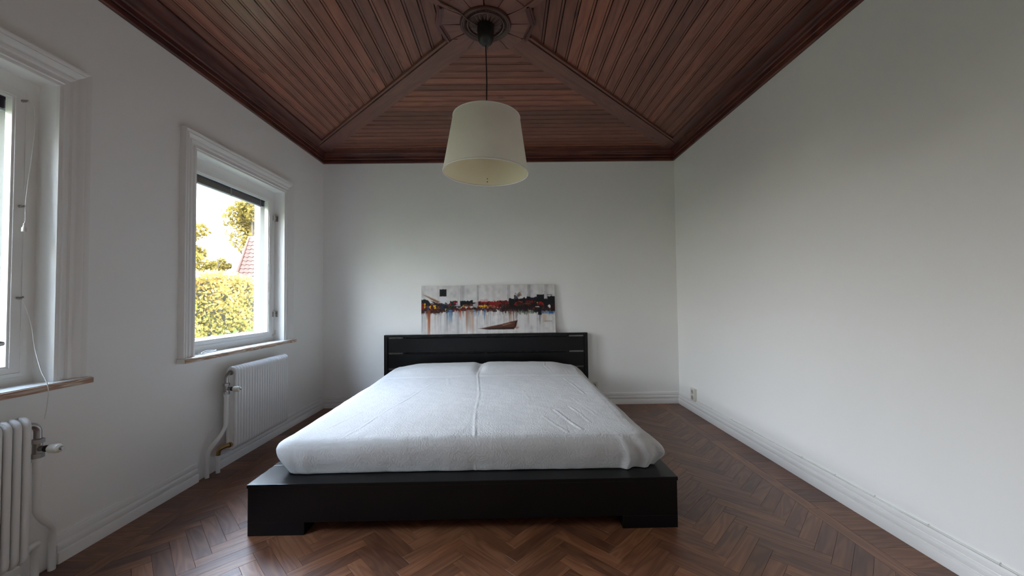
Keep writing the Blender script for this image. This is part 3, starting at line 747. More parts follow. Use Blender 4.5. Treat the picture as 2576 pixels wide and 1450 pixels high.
# ================================================================ SOCKETS AND WALL CABLE
def socket(name, label, loc, rz):
    t = thing(name, label, 'socket', loc, rz)     # local: x across, z up, +y out of the wall
    MB().box(-0.040, 0.040, 0, 0.026, -0.060, 0.060).build('housing', M_plastic, t, bevel=0.004)
    for z in (0.028, -0.028):
        MB().lathe([(0.0215,0.0),(0.0215,0.0012),(0.0185,0.0012),(0.017,-0.0002),(0.0001,-0.0002)], 24, (0,0.0265,z), 'Y').build('outlet_recess', M_plastic_d, t, smooth=40)
        h = MB()
        for dx in (-0.0095, 0.0095): h.lathe([(0.0026,0),(0.0026,0.0006),(0.0001,0.0006)], 8, (dx,0.0266,z), 'Y')
        h.build('pin_holes', M_blackp, t)
    return t
socket('power_socket', 'cream double power socket on right wall above the baseboard', (XR, 3.770, 0.172), PI/2)
socket('power_socket', 'cream power socket on back wall half hidden behind the white coverlet', (0.885, YB, 0.175), PI)
wc = thing('wall_cable', 'thin white cable clipped along the top of the right baseboard', 'cable', (XR, 0, 0.124))
MB().tube([(-0.0035, y, 0.0015*math.sin(y*9)) for y in np.linspace(0.9, 3.70, 60)] + [(-0.0035,3.735,0.002),(-0.004,3.752,0.012),(-0.006,3.758,0.02)], 0.0030, 8).build('cable', M_cordw, wc, smooth=60)
for y in (3.45, 3.138, 2.878, 2.642, 2.393, 2.152, 1.921, 1.677, 1.434, 1.19):
    c_ = MB().tube(arc((-0.0035, y, 0), 0.0045, -PI/2, PI/2+0.6, 8, (-1,0,0), (0,0,1)), 0.0018, 6); c_.tube([(-0.001,y,0.0055),(-0.0045,y,0.0055)], 0.0022, 6)
    c_.build('cable_clip', M_cordw, wc, smooth=40)

# ================================================================ PENDANT LAMP
lamp = thing('pendant_lamp', 'cream drum-shade pendant lamp hanging from the middle of the wooden ceiling', 'lamp', (CX, CY-0.008, ZP))
MB().lathe([(0.0001,-0.02),(0.046,-0.022),(0.0475,-0.040),(0.0470,-0.085),(0.0440,-0.110),(0.0360,-0.128),(0.0220,-0.140),(0.0060,-0.145),(0.0001,-0.145)], 40).build('canopy', M_blackp, lamp, smooth=50)
zs0, zs1 = 1.826-ZP, 2.137-ZP
tl_ = 0.025
cordp = [(0,0,-0.143),(0.001,0,-0.20),(0.003,0,-0.28),(0.0035,0,-0.36),(0.002,0,-0.45),(0.001,0,-0.54),(0,0,zs1-0.01),(0,0,zs1-0.09)]
MB().tube(spline(cordp, 4), 0.0032, 8).build('cord', M_cordb, lamp, smooth=60)
sh = bpy.data.objects.new('lamp_shade', None)
def tiltz(mb):
    c, s = math.cos(tl_), math.sin(tl_); zc = zs1
    mb.v = [(x*c + (z-zc)*s, y, -x*s + (z-zc)*c + zc) for x, y, z in mb.v]; return mb
rb, rt = 0.2365, 0.187
def sr_(z): return rt + (rb-rt)*(zs1-z)/(zs1-zs0)
shade = tiltz(MB().lathe([(rb, zs0), (rt, zs1)], 96)); shade.f = [f for f in shade.f if len(f) == 4]
shade = shade.build('lamp_shade', M_shade, lamp, smooth=60, fix=False)
lin = tiltz(MB().lathe([(rt-0.0016, zs1), (rb-0.0016, zs0)], 96)); lin.f = [f for f in lin.f if len(f) == 4]
lin.build('lining', M_shadein, shade, smooth=60, fix=False)
for r_, z_, nm in ((rb-0.0008, zs0, 'lower_rim'), (rt-0.0008, zs1, 'upper_rim')):
    tiltz(MB().lathe([(r_+0.0032*math.cos(a), z_+0.0042*math.sin(a)) for a in np.linspace(0, 2*PI, 9)[:-1]], 96, close=True)).build(nm, M_shaderim, shade, smooth=60)
sp_ = MB()
for a in (0.5, 0.5+2*PI/3, 0.5+4*PI/3): sp_.tube([(0.02*math.cos(a), 0.02*math.sin(a), zs1-0.03), ((rt-0.004)*math.cos(a), (rt-0.004)*math.sin(a), zs1-0.003)], 0.0016, 6)
sp_.lathe([(0.0205,zs1-0.032),(0.0235,zs1-0.032),(0.0235,zs1-0.027),(0.0205,zs1-0.027)], 24, close=True)
tiltz(sp_).build('spider_frame', M_shaderim, shade, smooth=40)
tiltz(MB().lathe([(0.0001,zs1-0.02),(0.014,zs1-0.022),(0.019,zs1-0.034),(0.019,zs1-0.085),(0.0001,zs1-0.087)], 24)).build('lamp_holder', M_blackp, lamp, smooth=40)
a0 = PI/2
sm_ = MB(); nn = 8
for i in range(nn):
    za, zb2 = zs0+0.004+(zs1-zs0-0.01)*i/nn, zs0+0.004+(zs1-zs0-0.01)*(i+1)/nn
    sm_.add([(-0.009, math.sqrt((sr_(za)-0.0026)**2-8e-5), za), (0.009, math.sqrt((sr_(za)-0.0026)**2-8e-5), za), (0.009, math.sqrt((sr_(zb2)-0.0026)**2-8e-5), zb2), (-0.009, math.sqrt((sr_(zb2)-0.0026)**2-8e-5), zb2)], [(0,1,2,3)])
tiltz(sm_).build('seam_strip', M_shadein, shade, fix=False)
dt = MB()
for z in (zs0+0.022, zs0+0.040): dt.lathe([(0.0001,-0.0012),(0.0032,-0.001),(0.0032,0.001)], 10, (-0.004, sr_(z)-0.0036, z), 'Y')
tiltz(dt).build('seam_rivet', M_cordbr, shade)

# ================================================================ BED
BX, BY = -0.2295, 1.895
bed = thing('platform_bed', 'low black-brown wooden platform bed with slatted headboard against the back wall', 'bed', (BX, BY, 0), 0.0075)
HWd, BLn, ZL = 1.0425, 2.205, 0.2445
# lid boards: four frame boards around the mattress well
lid = MB(); lid.box(-HWd, HWd, 0, 0.22, ZL-0.018, ZL).build('foot_board', M_bed, bed, bevel=0.0022)
for s in (-1, 1):
    xa, xb = sorted((s*HWd, s*(HWd-0.20)))
    MB().box(xa, xb, 0.2205, BLn-0.06, ZL-0.018, ZL).build('side_board', M_bed, bed, bevel=0.0022)
MB().box(-HWd+0.2005, HWd-0.2005, 0.2205, BLn-0.06, ZL-0.040, ZL-0.003).build('mattress_base', M_bed, bed)
MB().box(-HWd+0.004, HWd-0.004, 0.003, 0.024, 0.060, ZL-0.0185).build('front_panel', M_bed, bed, bevel=0.0015)
for s in (-1, 1):
    xa, xb = sorted((s*(HWd-0.004), s*(HWd-0.025)))
    MB().box(xa, xb, 0.0245, BLn-0.06, 0.060, ZL-0.0185).build('side_panel', M_bed, bed, bevel=0.0015)
    xa, xb = sorted((s*(HWd-0.004), s*(HWd-0.274)))
    MB().box(xa, xb, 0.0032, 0.10, 0.0, 0.0598).build('leg', M_bed, bed, bevel=0.0015)
    MB().box(xa, xb, BLn-0.20, BLn-0.07, 0.0, 0.0598).build('leg', M_bed, bed, bevel=0.0015)
# headboard
HY, HT = BLn-0.058, 0.762; HW2 = 1.063
hb = setting('headboard'); del hb['kind']; hb.parent = bed
MB().box(-HW2, HW2, HY, HY+0.055, HT-0.022, HT).build('top_rail', M_bed, hb, bevel=0.002)
for s in (-1, 1):
    xa, xb = sorted((s*HW2, s*(HW2-0.035)))
    MB().box(xa, xb, HY, HY+0.055, 0.0, HT-0.0225).build('post', M_bed, hb, bevel=0.002)
zz = HT-0.0225
slots = []
for k in range(4):
    z1_ = zz - 0.017; z0_ = z1_ - 0.145
    MB().box(-HW2+0.0355, HW2-0.0355, HY+0.012, HY+0.034, max(z0_, 0.06), z1_).build('panel_board', M_bed, hb, bevel=0.0015)
    slots.append((z1_, zz)); zz = z0_
for z0_, z1_ in slots:
    MB().box(-HW2+0.215, HW2-0.215, HY+0.036, HY+0.050, z0_-0.030, z0_+0.0105).build('back_rail', M_bed, hb)
    for x in (-HW2+0.205, -0.005, HW2-0.205):
        MB().box(x-0.009, x+0.009, HY+0.008, HY+0.036, z0_+0.0002, z1_-0.0002).build('spacer', M_bed, hb)

# ---------------------------------------------------------------- coverlet
def smooth01(t): t = np.clip(t, 0, 1); return t*t*(3-2*t)
nx, ny, ne = 300, 320, 32
side_prof = np.array([(0,0),(0.040,-0.005),(0.072,-0.020),(0.098,-0.048),(0.110,-0.080),(0.107,-0.118),(0.088,-0.156),(0.062,-0.198)])
foot_prof = np.array([(0,0),(0.070,-0.004),(0.108,-0.012),(0.128,-0.027),(0.137,-0.050),(0.136,-0.082),(0.127,-0.125),(0.114,-0.165),(0.104,-0.200)])
def prof_eval(P, t):
    d = np.r_[0, np.cumsum(np.hypot(*np.diff(P, axis=0).T))]; d /= d[-1]
    return np.interp(t, d, P[:,0]), np.interp(t, d, P[:,1])
Wc, y_in0, y_in1 = 0.847, 2.108-BY, 3.850-BY
gx = np.r_[np.linspace(-1-1, -1, ne)[:-1], np.linspace(-1, 1, nx), np.linspace(1, 2, ne)[1:]]
gy = np.r_[np.linspace(-1-1, -1, ne)[:-1], np.linspace(-1, 1, ny), np.linspace(1, 2, ne)[1:]]
GX, GY = np.meshgrid(gx, gy, indexing='ij')
ex = np.clip(np.abs(GX)-1, 0, None); ey = np.clip(np.abs(GY)-1, 0, None)
e = np.maximum(ex, ey); th = np.arctan2(ey, ex + 1e-9); th = np.where(e < 1e-9, 0, th)
so_, sz_ = prof_eval(side_prof, e); fo_, fz_ = prof_eval(foot_prof, e)
wgt = smooth01(th/(PI/2)) * (GY < 0)
wy = np.where(GY > 0, 0.75, 1.0)
o_ = so_*(1-wgt) + fo_*wgt; z_ = sz_*(1-wgt) + fz_*wgt
dxn = np.cos(th)*(e > 0); dyn = np.sin(th)*(e > 0)
PXc = np.clip(GX, -1, 1)*Wc + np.sign(GX)*dxn*o_
PYc = y_in0 + (np.clip(GY, -1, 1)+1)/2*(y_in1-y_in0) + np.sign(GY)*dyn*o_*wy
TOP = 0.440
yw = PYc + BY; xw = PXc
# broad shape of the top: soft crown, pillow hump at the head with a central dip, gentle sag towards the foot
hump = 0.058*smooth01((yw-3.36)/0.28)*smooth01((3.98-yw)/0.16)*(1-0.55*smooth01((np.abs(xw)-0.62)/0.26))
dip = -0.020*np.exp(-((xw+0.035)/0.045)**2)*smooth01((yw-3.40)/0.15)
step = 0.006*smooth01((yw-3.392)/0.016)*(0.4+0.6*smooth01((xw+0.45)/0.3)) - 0.006*smooth01((yw-3.42)/0.25) - 0.004*np.exp(-((yw-3.388-0.006*np.sin(xw*6))/0.008)**2)
crown = 0.010*np.cos(np.clip(xw/0.95, -1, 1)*PI/2) - 0.012*smooth01((2.45-yw)/0.45)
top_w = np.clip(1-e*2.2, 0, 1)
full_w = 1-smooth01(e)
PZ = TOP + z_ + (hump+dip+step)*top_w + crown*full_w
# creases and folds
def crease(pts, amp, width):
    """ridge along a polyline in (x,y world, bed frame)"""
    d = np.full(xw.shape, 9.0)
    for (x0, y0), (x1, y1) in zip(pts[:-1], pts[1:]):
        L2 = (x1-x0)**2 + (y1-y0)**2; t = np.clip(((xw-x0)*(x1-x0)+(yw-y0)*(y1-y0))/L2, 0, 1)
        d = np.minimum(d, np.hypot(xw-(x0+t*(x1-x0)), yw-(y0+t*(y1-y0))))
    md = 0.55 + 0.45*np.sin(xw*23+yw*17+amp*900)*np.sin(yw*11-xw*7+1.3)
    width = width*0.48
    return 0.44*amp*md*(np.exp(-(d/width)**2) - 0.35*np.exp(-((d-2.0*width)/(1.6*width))**2))
foldz = crease([(-0.005,3.90),(-0.03,3.62),(-0.045,3.42),(-0.015,3.1),(0.015,2.75),(0.02,2.4),(0.035,2.12),(0.045,2.00)], 0.0085, 0.013)
foldz += crease([(-0.40,3.10),(-0.47,2.66),(-0.55,2.30),(-0.585,2.10),(-0.62,2.0)], 0.006, 0.012)
foldz += crease([(-0.66,2.45),(-0.74,2.18),(-0.80,2.02)], 0.004, 0.015)
for pts, am, wd in (([(0.50,2.36),(0.56,2.16),(0.60,2.05)], .010, .014), ([(0.60,2.44),(0.645,2.28),(0.67,2.15)], .008, .012), ([(0.66,2.62),(0.70,2.40),(0.735,2.25)], .007, .012),
                    ([(0.42,2.25),(0.47,2.12),(0.52,2.02)], .006, .014), ([(0.70,3.3),(0.74,3.0),(0.76,2.75)], .006, .014), ([(0.40,3.42),(0.46,3.25),(0.60,3.12)], .006, .016), ([(0.10,3.38),(0.30,3.30),(0.55,3.335)], .006, .014), ([(0.58,3.78),(0.56,3.6),(0.61,3.46)], .007, .012),
                    ([(0.70,3.75),(0.74,3.55),(0.76,3.4)], .006, .014), ([(0.52,3.02),(0.60,2.92),(0.72,2.93)], .005, .015), ([(0.33,2.86),(0.36,2.62),(0.35,2.45)], .004, .014), ([(-0.3,3.36),(-0.25,3.1)], .003, .02)):
    foldz += crease(pts, am, wd)
PZ = PZ + foldz*np.clip(1.15-e*1.1, 0, 1)
PYc = PYc - foldz*np.clip(e*1.3, 0, 1)*(GY < 0)*0.9
# low cloth noise
nz_ = np.zeros(xw.shape)
it = np.nditer(xw, flags=['multi_index'])
for _ in it:
    i = it.multi_index
    nz_[i] = mnoise.noise(Vector((xw[i]*5, yw[i]*5, PZ[i]*5)))*0.0035 + mnoise.noise(Vector((xw[i]*16, yw[i]*16, PZ[i]*16+7)))*0.0016
PZ = PZ + nz_*np.clip(1-e*0.6, 0, 1)
PXc = PXc + np.sign(GX)*dxn*nz_*2.0*e; PYc = PYc + np.sign(GY)*dyn*nz_*2.0*e
# corner fabric at the foot: left corner puffs out, right corner flares with pleats
cl = (e > 0.05)*np.exp(-(((GX+1.5)/0.75)**2 + ((GY+1.5)/0.75)**2))
PXc -= 0.034*cl*np.sin(PI*np.clip(e*0.9, 0, 1)); PYc -= 0.012*cl
cr_ = (e > 0.05)*np.exp(-(((GX-1.5)/0.8)**2 + ((GY+1.5)/0.8)**2))
PXc += 0.050*cr_*np.sin(PI*0.5*np.clip(e*1.2, 0, 1)); PYc -= 0.006*cr_*e
pl = np.sin(th*9.0+0.4)*cr_*np.clip(e-0.30, 0, 1)*0.034
PXc += dxn*pl; PYc -= dyn*pl
ft = (GY < 0)*(1-smooth01((np.abs(GX)-1.0)/0.3))
PYc -= ft*smooth01((e-0.25)/0.5)*(0.018*np.exp(-((xw-0.775)/0.020)**2) - 0.014*np.exp(-((xw-0.820)/0.028)**2) + 0.005*np.exp(-((xw+0.80)/0.03)**2))
PXc += 0.070*cr_*smooth01((e-0.35)/0.5); PYc += 0.012*cr_*smooth01((e-0.5)/0.5)
PZ += cr_*0.014*smooth01((e-0.7)/0.3)*np.sin(th*8+0.6)**2
PZ = np.maximum(PZ, ZL+0.0025)
nI, nJ = GX.shape
me = bpy.data.meshes.new('coverlet')
idx = np.arange(nI*nJ).reshape(nI, nJ)
quads = np.stack([idx[:-1,:-1], idx[1:,:-1], idx[1:,1:], idx[:-1,1:]], -1).reshape(-1, 4)
me.from_pydata(np.stack([PXc, PYc, PZ], -1).reshape(-1, 3).tolist(), [], quads.tolist())
me.polygons.foreach_set('use_smooth', [True]*len(me.polygons)); me.materials.append(M_quilt)
uvl = me.uv_layers.new(name='UVMap'); vi = np.empty(len(me.loops), np.int32); me.loops.foreach_get('vertex_index', vi)
UU = np.clip(GX, -1, 1)*Wc + np.sign(GX)*ex*0.25; VV = (np.clip(GY, -1, 1)+1)/2*(y_in1-y_in0) + np.sign(GY)*ey*0.25
uvl.data.foreach_set('uv', np.stack([UU, VV], -1).reshape(-1, 2)[vi].astype(np.float32).ravel())
cov = link('coverlet', me); cov.location = (BX, BY, 0); cov.rotation_euler = (0, 0, 0.0075)
tag(cov, 'white quilted coverlet spread over the mattress on the black bed', 'coverlet')

# ================================================================ PAINTING
PWm, PHm, PTk = 1.412, 0.512, 0.020
pic = thing('canvas_painting', 'wide abstract harbour painting on canvas leaning above the black headboard', 'painting', (-0.222, 4.088, 0.7630), 0)
pic.rotation_euler = (math.radians(-2.75), math.radians(-0.2), 0)
gxn, gzn = 520, 190
def paint():
    W, H = gxn+1, gzn+1
    X, Y = np.meshgrid(np.linspace(0, 1, W), np.linspace(0, 1, H))     # Y downwards
    rg = np.random.default_rng(3)
    def sm(n, k):
        a = rg.random(n); ker = np.hanning(k+2)[1:-1]; ker /= ker.sum(); return np.convolve(np.r_[a, a, a], ker, 'same')[n:2*n]
    img = np.zeros((H, W, 3)); col = lambda r, g, b: np.array([r, g, b])/255.0
    st1 = (sm(W, 40)-0.5)*1.2; st2 = (sm(W, 9)-0.5)*0.5; st3 = (sm(W, 60)-0.5)
    base = 0.86 + 0.22*st1[None,:]*np.ones((H,1)) + 0.22*st2[None,:]*(Y > 0.45) + 0.08*st2[None,:]
    img[:] = base[..., None]*np.array([1.0, 0.985, 0.975])
    img += (st3[None,:,None]*0.16*np.array([-0.2,-0.5,-0.35]))*np.where(Y < 0.4, 1, 0.5)[..., None]
    n2 = np.stack([sm(W, 25) for _ in range(H//12+2)])
    n2 = np.repeat(n2, 12, 0)[:H]; ker = np.hanning(15); ker /= ker.sum()
    n2 = np.apply_along_axis(lambda c: np.convolve(np.pad(c, 7, 'edge'), ker, 'valid'), 0, n2)
    img += (n2[..., None]-0.5)*0.22
    fine = rg.random((H, W))
    def field(c):
        a = rg.random((H//c+3, W//c+3)); a = np.repeat(np.repeat(a, c, 0), c, 1)[:H+2*c, :W+2*c]
        k = np.hanning(c+3)[1:-1]; k /= k.sum()
        a = np.apply_along_axis(lambda v: np.convolve(v, k, 'same'), 0, a); a = np.apply_along_axis(lambda v: np.convolve(v, k, 'same'), 1, a)
        return a[c:c+H, c:c+W]
    rag = field(9)*0.6 + field(4)*0.6 - 0.1
    jag = lambda amp, k: (sm(W, k)-0.5)*2*amp
    def over(mask, c, a=1.0):
        m = np.clip(mask, 0, 1)[..., None]*a; img[:] = img*(1-m) + np.asarray(c)*m
    def soft(d, w): return np.clip(0.5 - d/w, 0, 1)
    def rect(x0, x1, y0, y1, c, a=1.0, w=0.012, j=0.0):
        jx = (jag(j, 7)[None,:] + (rag-0.5)*j*2.2) if j else 0
        dx = np.maximum(x0-X, X-x1)*2.76; dy = np.maximum(y0+jx-Y, Y-y1-jx)
        over(soft(np.maximum(dx, dy), w), c, a)
    def poly(pts, c, a=1.0, w=0.012, jx=0.0):
        # convex polygon signed distance
        d = np.full(X.shape, -9.0); P = pts
        J = jag(jx, 9)[None,:] if jx else 0
        for i in range(len(P)):
            (x0, y0), (x1, y1) = P[i], P[(i+1)%len(P)]; ax, ay = (x1-x0)*2.76, y1-y0; L = math.hypot(ax, ay)
            d = np.maximum(d, (((X-x0)*2.76)*(ay) - (Y+J-y0)*ax)/L)
        over(soft(d, w), c, a)
    def drip(x, y0, y1, wd, c, a=0.8):
        prof = np.exp(-(((X-x)/wd)**2)); fade = np.clip((y1-Y)/(y1-y0), 0, 1)**0.6*(Y > y0)
        over(prof*fade, c, a)
    def blob(x, y, rx, ry, c, a=1.0, rough=0.5):
        d = ((X-x)/rx)**2*0.8 + ((Y-y)/ry)**2*0.8 + (rag-0.5)*3.2 + (fine-0.5)*0.3 + 0.1
        over(np.clip((1-d)*3, 0, 1), c, a)
    K = col(24, 22, 27); RED = col(128, 22, 20); DR = col(66, 22, 18); YE = col(222, 178, 44); BLU = col(40, 92, 150); BR = col(110, 62, 34); GR = col(58, 64, 50); OR = col(176, 84, 40); WH = col(232, 228, 228)
    # sky strokes
    for x, c, a in ((0.02, col(190,180,185), .5), (0.12, col(196,176,176), .4), (0.30, col(150,148,155), .5), (0.42, col(150,150,158), .55), (0.53, col(205,200,198), .5), (0.655, col(140,138,146), .6), (0.80, col(120,118,126), .6), (0.93, col(160,150,156), .5)):
        rect(x, x+0.004+0.02*rg.random(), 0.0, 0.38, c, a, 0.05)
    for x, y1 in ((0.295, .36), (0.424, .36), (0.648, .33), (0.795, .3), (0.926, .28)):
        over(np.exp(-(((X-x)/0.0016)**2))*np.clip((y1-Y)/0.05, 0, 1)*(0.3+1.0*rag)*(0.35+0.65*Y/y1), K, .50)
    # black square window in the sky
    rect(0.137, 0.188, 0.075, 0.222, K, 1.0, 0.012, 0.004); rect(0.137, 0.187, 0.225, 0.36, col(226,226,230), .8, 0.02)
    # skyline masses
    poly([(-0.02,0.28),(0.035,0.285),(0.12,0.36),(0.14,0.42),(0.14,0.56),(-0.02,0.56)], K, 1, .02, .02)
    poly([(0.02,0.19),(0.036,0.20),(0.14,0.33),(0.12,0.36)], BR, .8, .03, .01)
    poly([(0.045,0.28),(0.06,0.29),(0.105,0.385),(0.075,0.39)], WH, .95, .015)
    rect(0.12, 0.22, 0.38, 0.53, K, .95, .03, .03); rect(0.215, 0.27, 0.32, 0.50, K, .95, .015, .012)
    rect(0.29, 0.385, 0.315, 0.43, K, 1, .012, .012); rect(0.385, 0.43, 0.36, 0.46, col(150,146,150), .7, .03, .02)
    rect(0.425, 0.60, 0.335, 0.46, RED, .95, .02, .02); rect(0.44, 0.50, 0.29, 0.34, col(200,160,160), .6, .02, .01); rect(0.58, 0.655, 0.325, 0.46, col(88,18,18), .95, .02, .02)
    rect(0.60, 0.655, 0.40, 0.50, GR, .9, .02, .02)
    rect(0.655, 0.80, 0.285, 0.53, K, 1, .015, .02); rect(0.79, 0.87, 0.26, 0.53, K, 1, .02, .02); rect(0.865, 0.92, 0.21, 0.53, K, 1, .012, .008)
    rect(0.905, 0.95, 0.30, 0.55, K, 1, .03, .02); rect(0.945, 1.02, 0.25, 0.56, K, 1, .015, .012); rect(0.81, 0.85, 0.28, 0.32, col(28,32,62), .9, .02, .01)
    rect(0.94, 0.98, 0.215, 0.225, K, .8, .01)
    blob(0.705, 0.24, 0.012, .06, col(70,68,72), .9); blob(0.735, 0.22, 0.012, .045, col(150,110,95), .8); poly([(0.70,0.29),(0.715,0.20),(0.745,0.19),(0.72,0.29)], col(70,66,68), .6, .03)
    # waterfront band
    rect(-0.02, 0.16, 0.42, 0.545, DR, .95, .03, .03); rect(0.14, 1.02, 0.455, 0.525, DR, .9, .03, .03); rect(0.60, 0.99, 0.46, 0.56, K, .7, .03, .04)
    for x, y, rx, ry, c in ((0.012,.41,.018,.07,RED),(0.026,.40,.006,.05,YE),(0.052,.47,.014,.045,BLU),(0.078,.455,.018,.06,RED),(0.098,.43,.010,.03,YE),(0.105,.46,.010,.035,YE),(0.067,.44,.006,.03,YE),(0.125,.47,.014,.05,BR),(0.165,.45,.018,.06,col(30,50,70)),(0.205,.47,.02,.04,GR),
                              (0.182,.50,.004,.04,YE),(0.243,.38,.022,.04,col(150,28,40)),(0.235,.42,.02,.02,GR),(0.275,.43,.022,.05,col(170,160,165)),(0.272,.45,.006,.02,WH),(0.285,.455,.006,.02,WH),(0.312,.43,.016,.022,YE),(0.35,.42,.03,.02,BR),(0.472,.43,.032,.028,YE),(0.475,.41,.008,.03,YE),(0.52,.43,.035,.012,col(150,116,40)),
                              (0.725,.40,.03,.05,col(150,40,24)),(0.735,.435,.016,.03,OR),(0.78,.42,.06,.03,DR),(0.82,.36,.03,.03,col(110,26,18)),(0.868,.39,.008,.03,YE),(0.895,.41,.022,.05,col(150,30,22)),(0.91,.43,.012,.014,OR),(0.87,.46,.018,.012,WH),(0.958,.46,.010,.03,WH),(0.30,.49,.05,.025,col(140,20,20)),(0.62,.44,.03,.03,GR),(0.55,.38,.08,.02,col(150,24,28))):
        blob(x, y, rx, ry, c)
    for _ in range(80):
        x = rg.random(); y = 0.37+0.17*rg.random(); blob(x, y, .006+.018*rg.random(), .008+.020*rg.random(), [K, DR, K, col(44,30,30), GR, BR][rg.integers(6)], .8)
    # ragged lower edge and reflections
    for _ in range(80):
        x = rg.random(); drip(x, 0.50, 0.56+0.10*rg.random(), .002+.004*rg.random(), [K, col(70,66,72), BR, DR][rg.integers(4)], .55)
    rect(-0.02, 0.13, 0.52, 0.57, col(60,36,36), .8, .05, .03)
    for _ in range(70):
        x = rg.random(); y0 = 0.52+0.1*rg.random(); drip(x, y0, y0+0.15+0.4*rg.random(), .0015+.006*rg.random(), [WH, col(150,150,160), col(196,190,196), col(170,150,140), WH][rg.integers(5)], .45)
    for _ in range(40):
        x = rg.random(); y0 = 0.02+0.1*rg.random(); y1 = y0+0.08+0.1*rg.random(); x = x if abs(x-0.163) > 0.05 else 0.25; over(np.exp(-(((X-x)/(.004+.012*rg.random()))**2))*np.clip((Y-y0)/0.06, 0, 1)*np.clip((y1-Y)/0.06, 0, 1), [WH, col(176,170,174), col(205,200,200)][rg.integers(3)], .45)
    for x, y1, wd, c, a in ((0.055,1.05,.010,OR,.9),(0.060,1.1,.007,col(140,66,34),.9),(0.045,.7,.008,BR,.7),(0.195,.72,.004,BLU,.7),(0.207,.80,.0035,col(70,130,190),.8),(0.222,.76,.006,col(80,136,190),.8),(0.215,.70,.012,col(120,160,205),.5),(0.228,.85,.003,BLU,.6),(0.288,.66,.007,col(160,50,36),.8),(0.294,.74,.003,OR,.7),(0.315,.68,.003,col(150,50,36),.6),
                            (0.345,.85,.012,col(140,136,140),.6),(0.338,1.0,.006,OR,.6),(0.355,.95,.014,col(150,120,100),.6),(0.385,1.1,.007,col(190,120,80),.6),(0.372,1.0,.010,col(196,160,130),.5),(0.395,.66,.008,col(90,140,200),.7),(0.425,.68,.004,col(80,130,190),.7),(0.47,.72,.004,BLU,.8),(0.473,.85,.002,col(60,100,150),.7),(0.478,.62,.006,col(100,150,205),.7),
                            (0.54,.66,.004,col(90,90,100),.5),(0.585,.64,.003,col(90,84,90),.6),(0.61,.62,.005,K,.5),(0.66,.80,.006,BR,.8),(0.672,.88,.004,OR,.6),(0.69,.84,.004,BR,.8),(0.705,.72,.003,BR,.8),(0.712,.74,.004,K,.5),(0.80,.80,.004,col(170,140,110),.5),(0.885,.84,.007,col(80,80,90),.8),(0.895,.70,.004,col(110,110,118),.7)):
        drip(x, 0.50, y1, wd, c, a)
    rect(0.72, 0.86, 0.545, 0.60, col(96,104,92), .7, .04, .03); rect(0.872, 0.90, 0.50, 0.63, K, .95, .012, .01); rect(0.84, 0.88, 0.52, 0.58, K, .9, .03, .02)
    rect(0.90, 1.0, 0.55, 0.60, col(90,120,160), .7, .03, .02); rect(0.955, 0.985, 0.555, 0.61, BLU, .9, .02, .01)
    rect(0.805, 0.86, 0.60, 0.86, WH, .8, .03, .02); rect(0.725, 0.775, 0.62, 0.95, WH, .6, .03, .02); rect(0.905, 0.935, 0.62, 0.78, col(196,160,120), .5, .04); rect(0.92, 0.975, 0.755, 0.77, col(140,140,148), .8, .01)
    # the boat
    poly([(0.44,0.893),(0.62,0.800),(0.62,0.915),(0.50,0.915)], col(92,52,36), .95, .02, .004); poly([(0.615,0.803),(0.66,0.768),(0.717,0.735),(0.705,0.86),(0.69,0.915),(0.60,0.915)], col(92,52,36), .95, .02, .004)
    poly([(0.44,0.895),(0.52,0.89),(0.69,0.86),(0.69,0.915),(0.50,0.915)], col(34,26,26), .9, .02, .004)
    poly([(0.60,0.83),(0.66,0.79),(0.675,0.80),(0.61,0.845)], col(190,150,130), .7, .02); poly([(0.70,0.76),(0.717,0.735),(0.705,0.87),(0.69,0.91)], col(58,28,22), .9, .012)
    rect(0.70, 0.725, 0.87, 0.90, OR, .6, .03, .01); rect(0.42, 0.45, 0.893, 0.900, col(120,116,120), .6, .008)
    rect(0.5, 0.86, 0.93, 0.96, WH, .6, .03, .01)
    img += (fine[..., None]-0.5)*0.03
    return np.clip(img, 0.01, 0.95)
img = paint()
lin_ = np.where(img <= 0.04045, img/12.92, ((img+0.055)/1.055)**2.4)
me = bpy.data.meshes.new('painted_face')
gx_, gz_ = np.meshgrid(np.linspace(-PWm/2, PWm/2, gxn+1), np.linspace(PHm, 0, gzn+1))
idx = np.arange((gxn+1)*(gzn+1)).reshape(gzn+1, gxn+1)
q_ = np.stack([idx[:-1,:-1], idx[1:,:-1], idx[1:,1:], idx[:-1,1:]], -1).reshape(-1, 4)
me.from_pydata(np.stack([gx_, np.full(gx_.shape, -PTk), gz_], -1).reshape(-1, 3).tolist(), [], q_.tolist())
ca = me.color_attributes.new('paint', 'FLOAT_COLOR', 'POINT')
ca.data.foreach_set('color', np.concatenate([lin_.reshape(-1, 3), np.ones((lin_.size//3, 1))], 1).astype(np.float32).ravel())
me.materials.append(M_paint); link('painted_face', me, pic)
M_canvas = plain('canvas_edge', (0.66, 0.64, 0.62), 0.8, bump=0.3, bscale=300)
MB().box(-PWm/2, PWm/2, -PTk+0.0004, 0, 0, PHm).build('stretched_canvas', M_canvas, pic, bevel=0.0012)

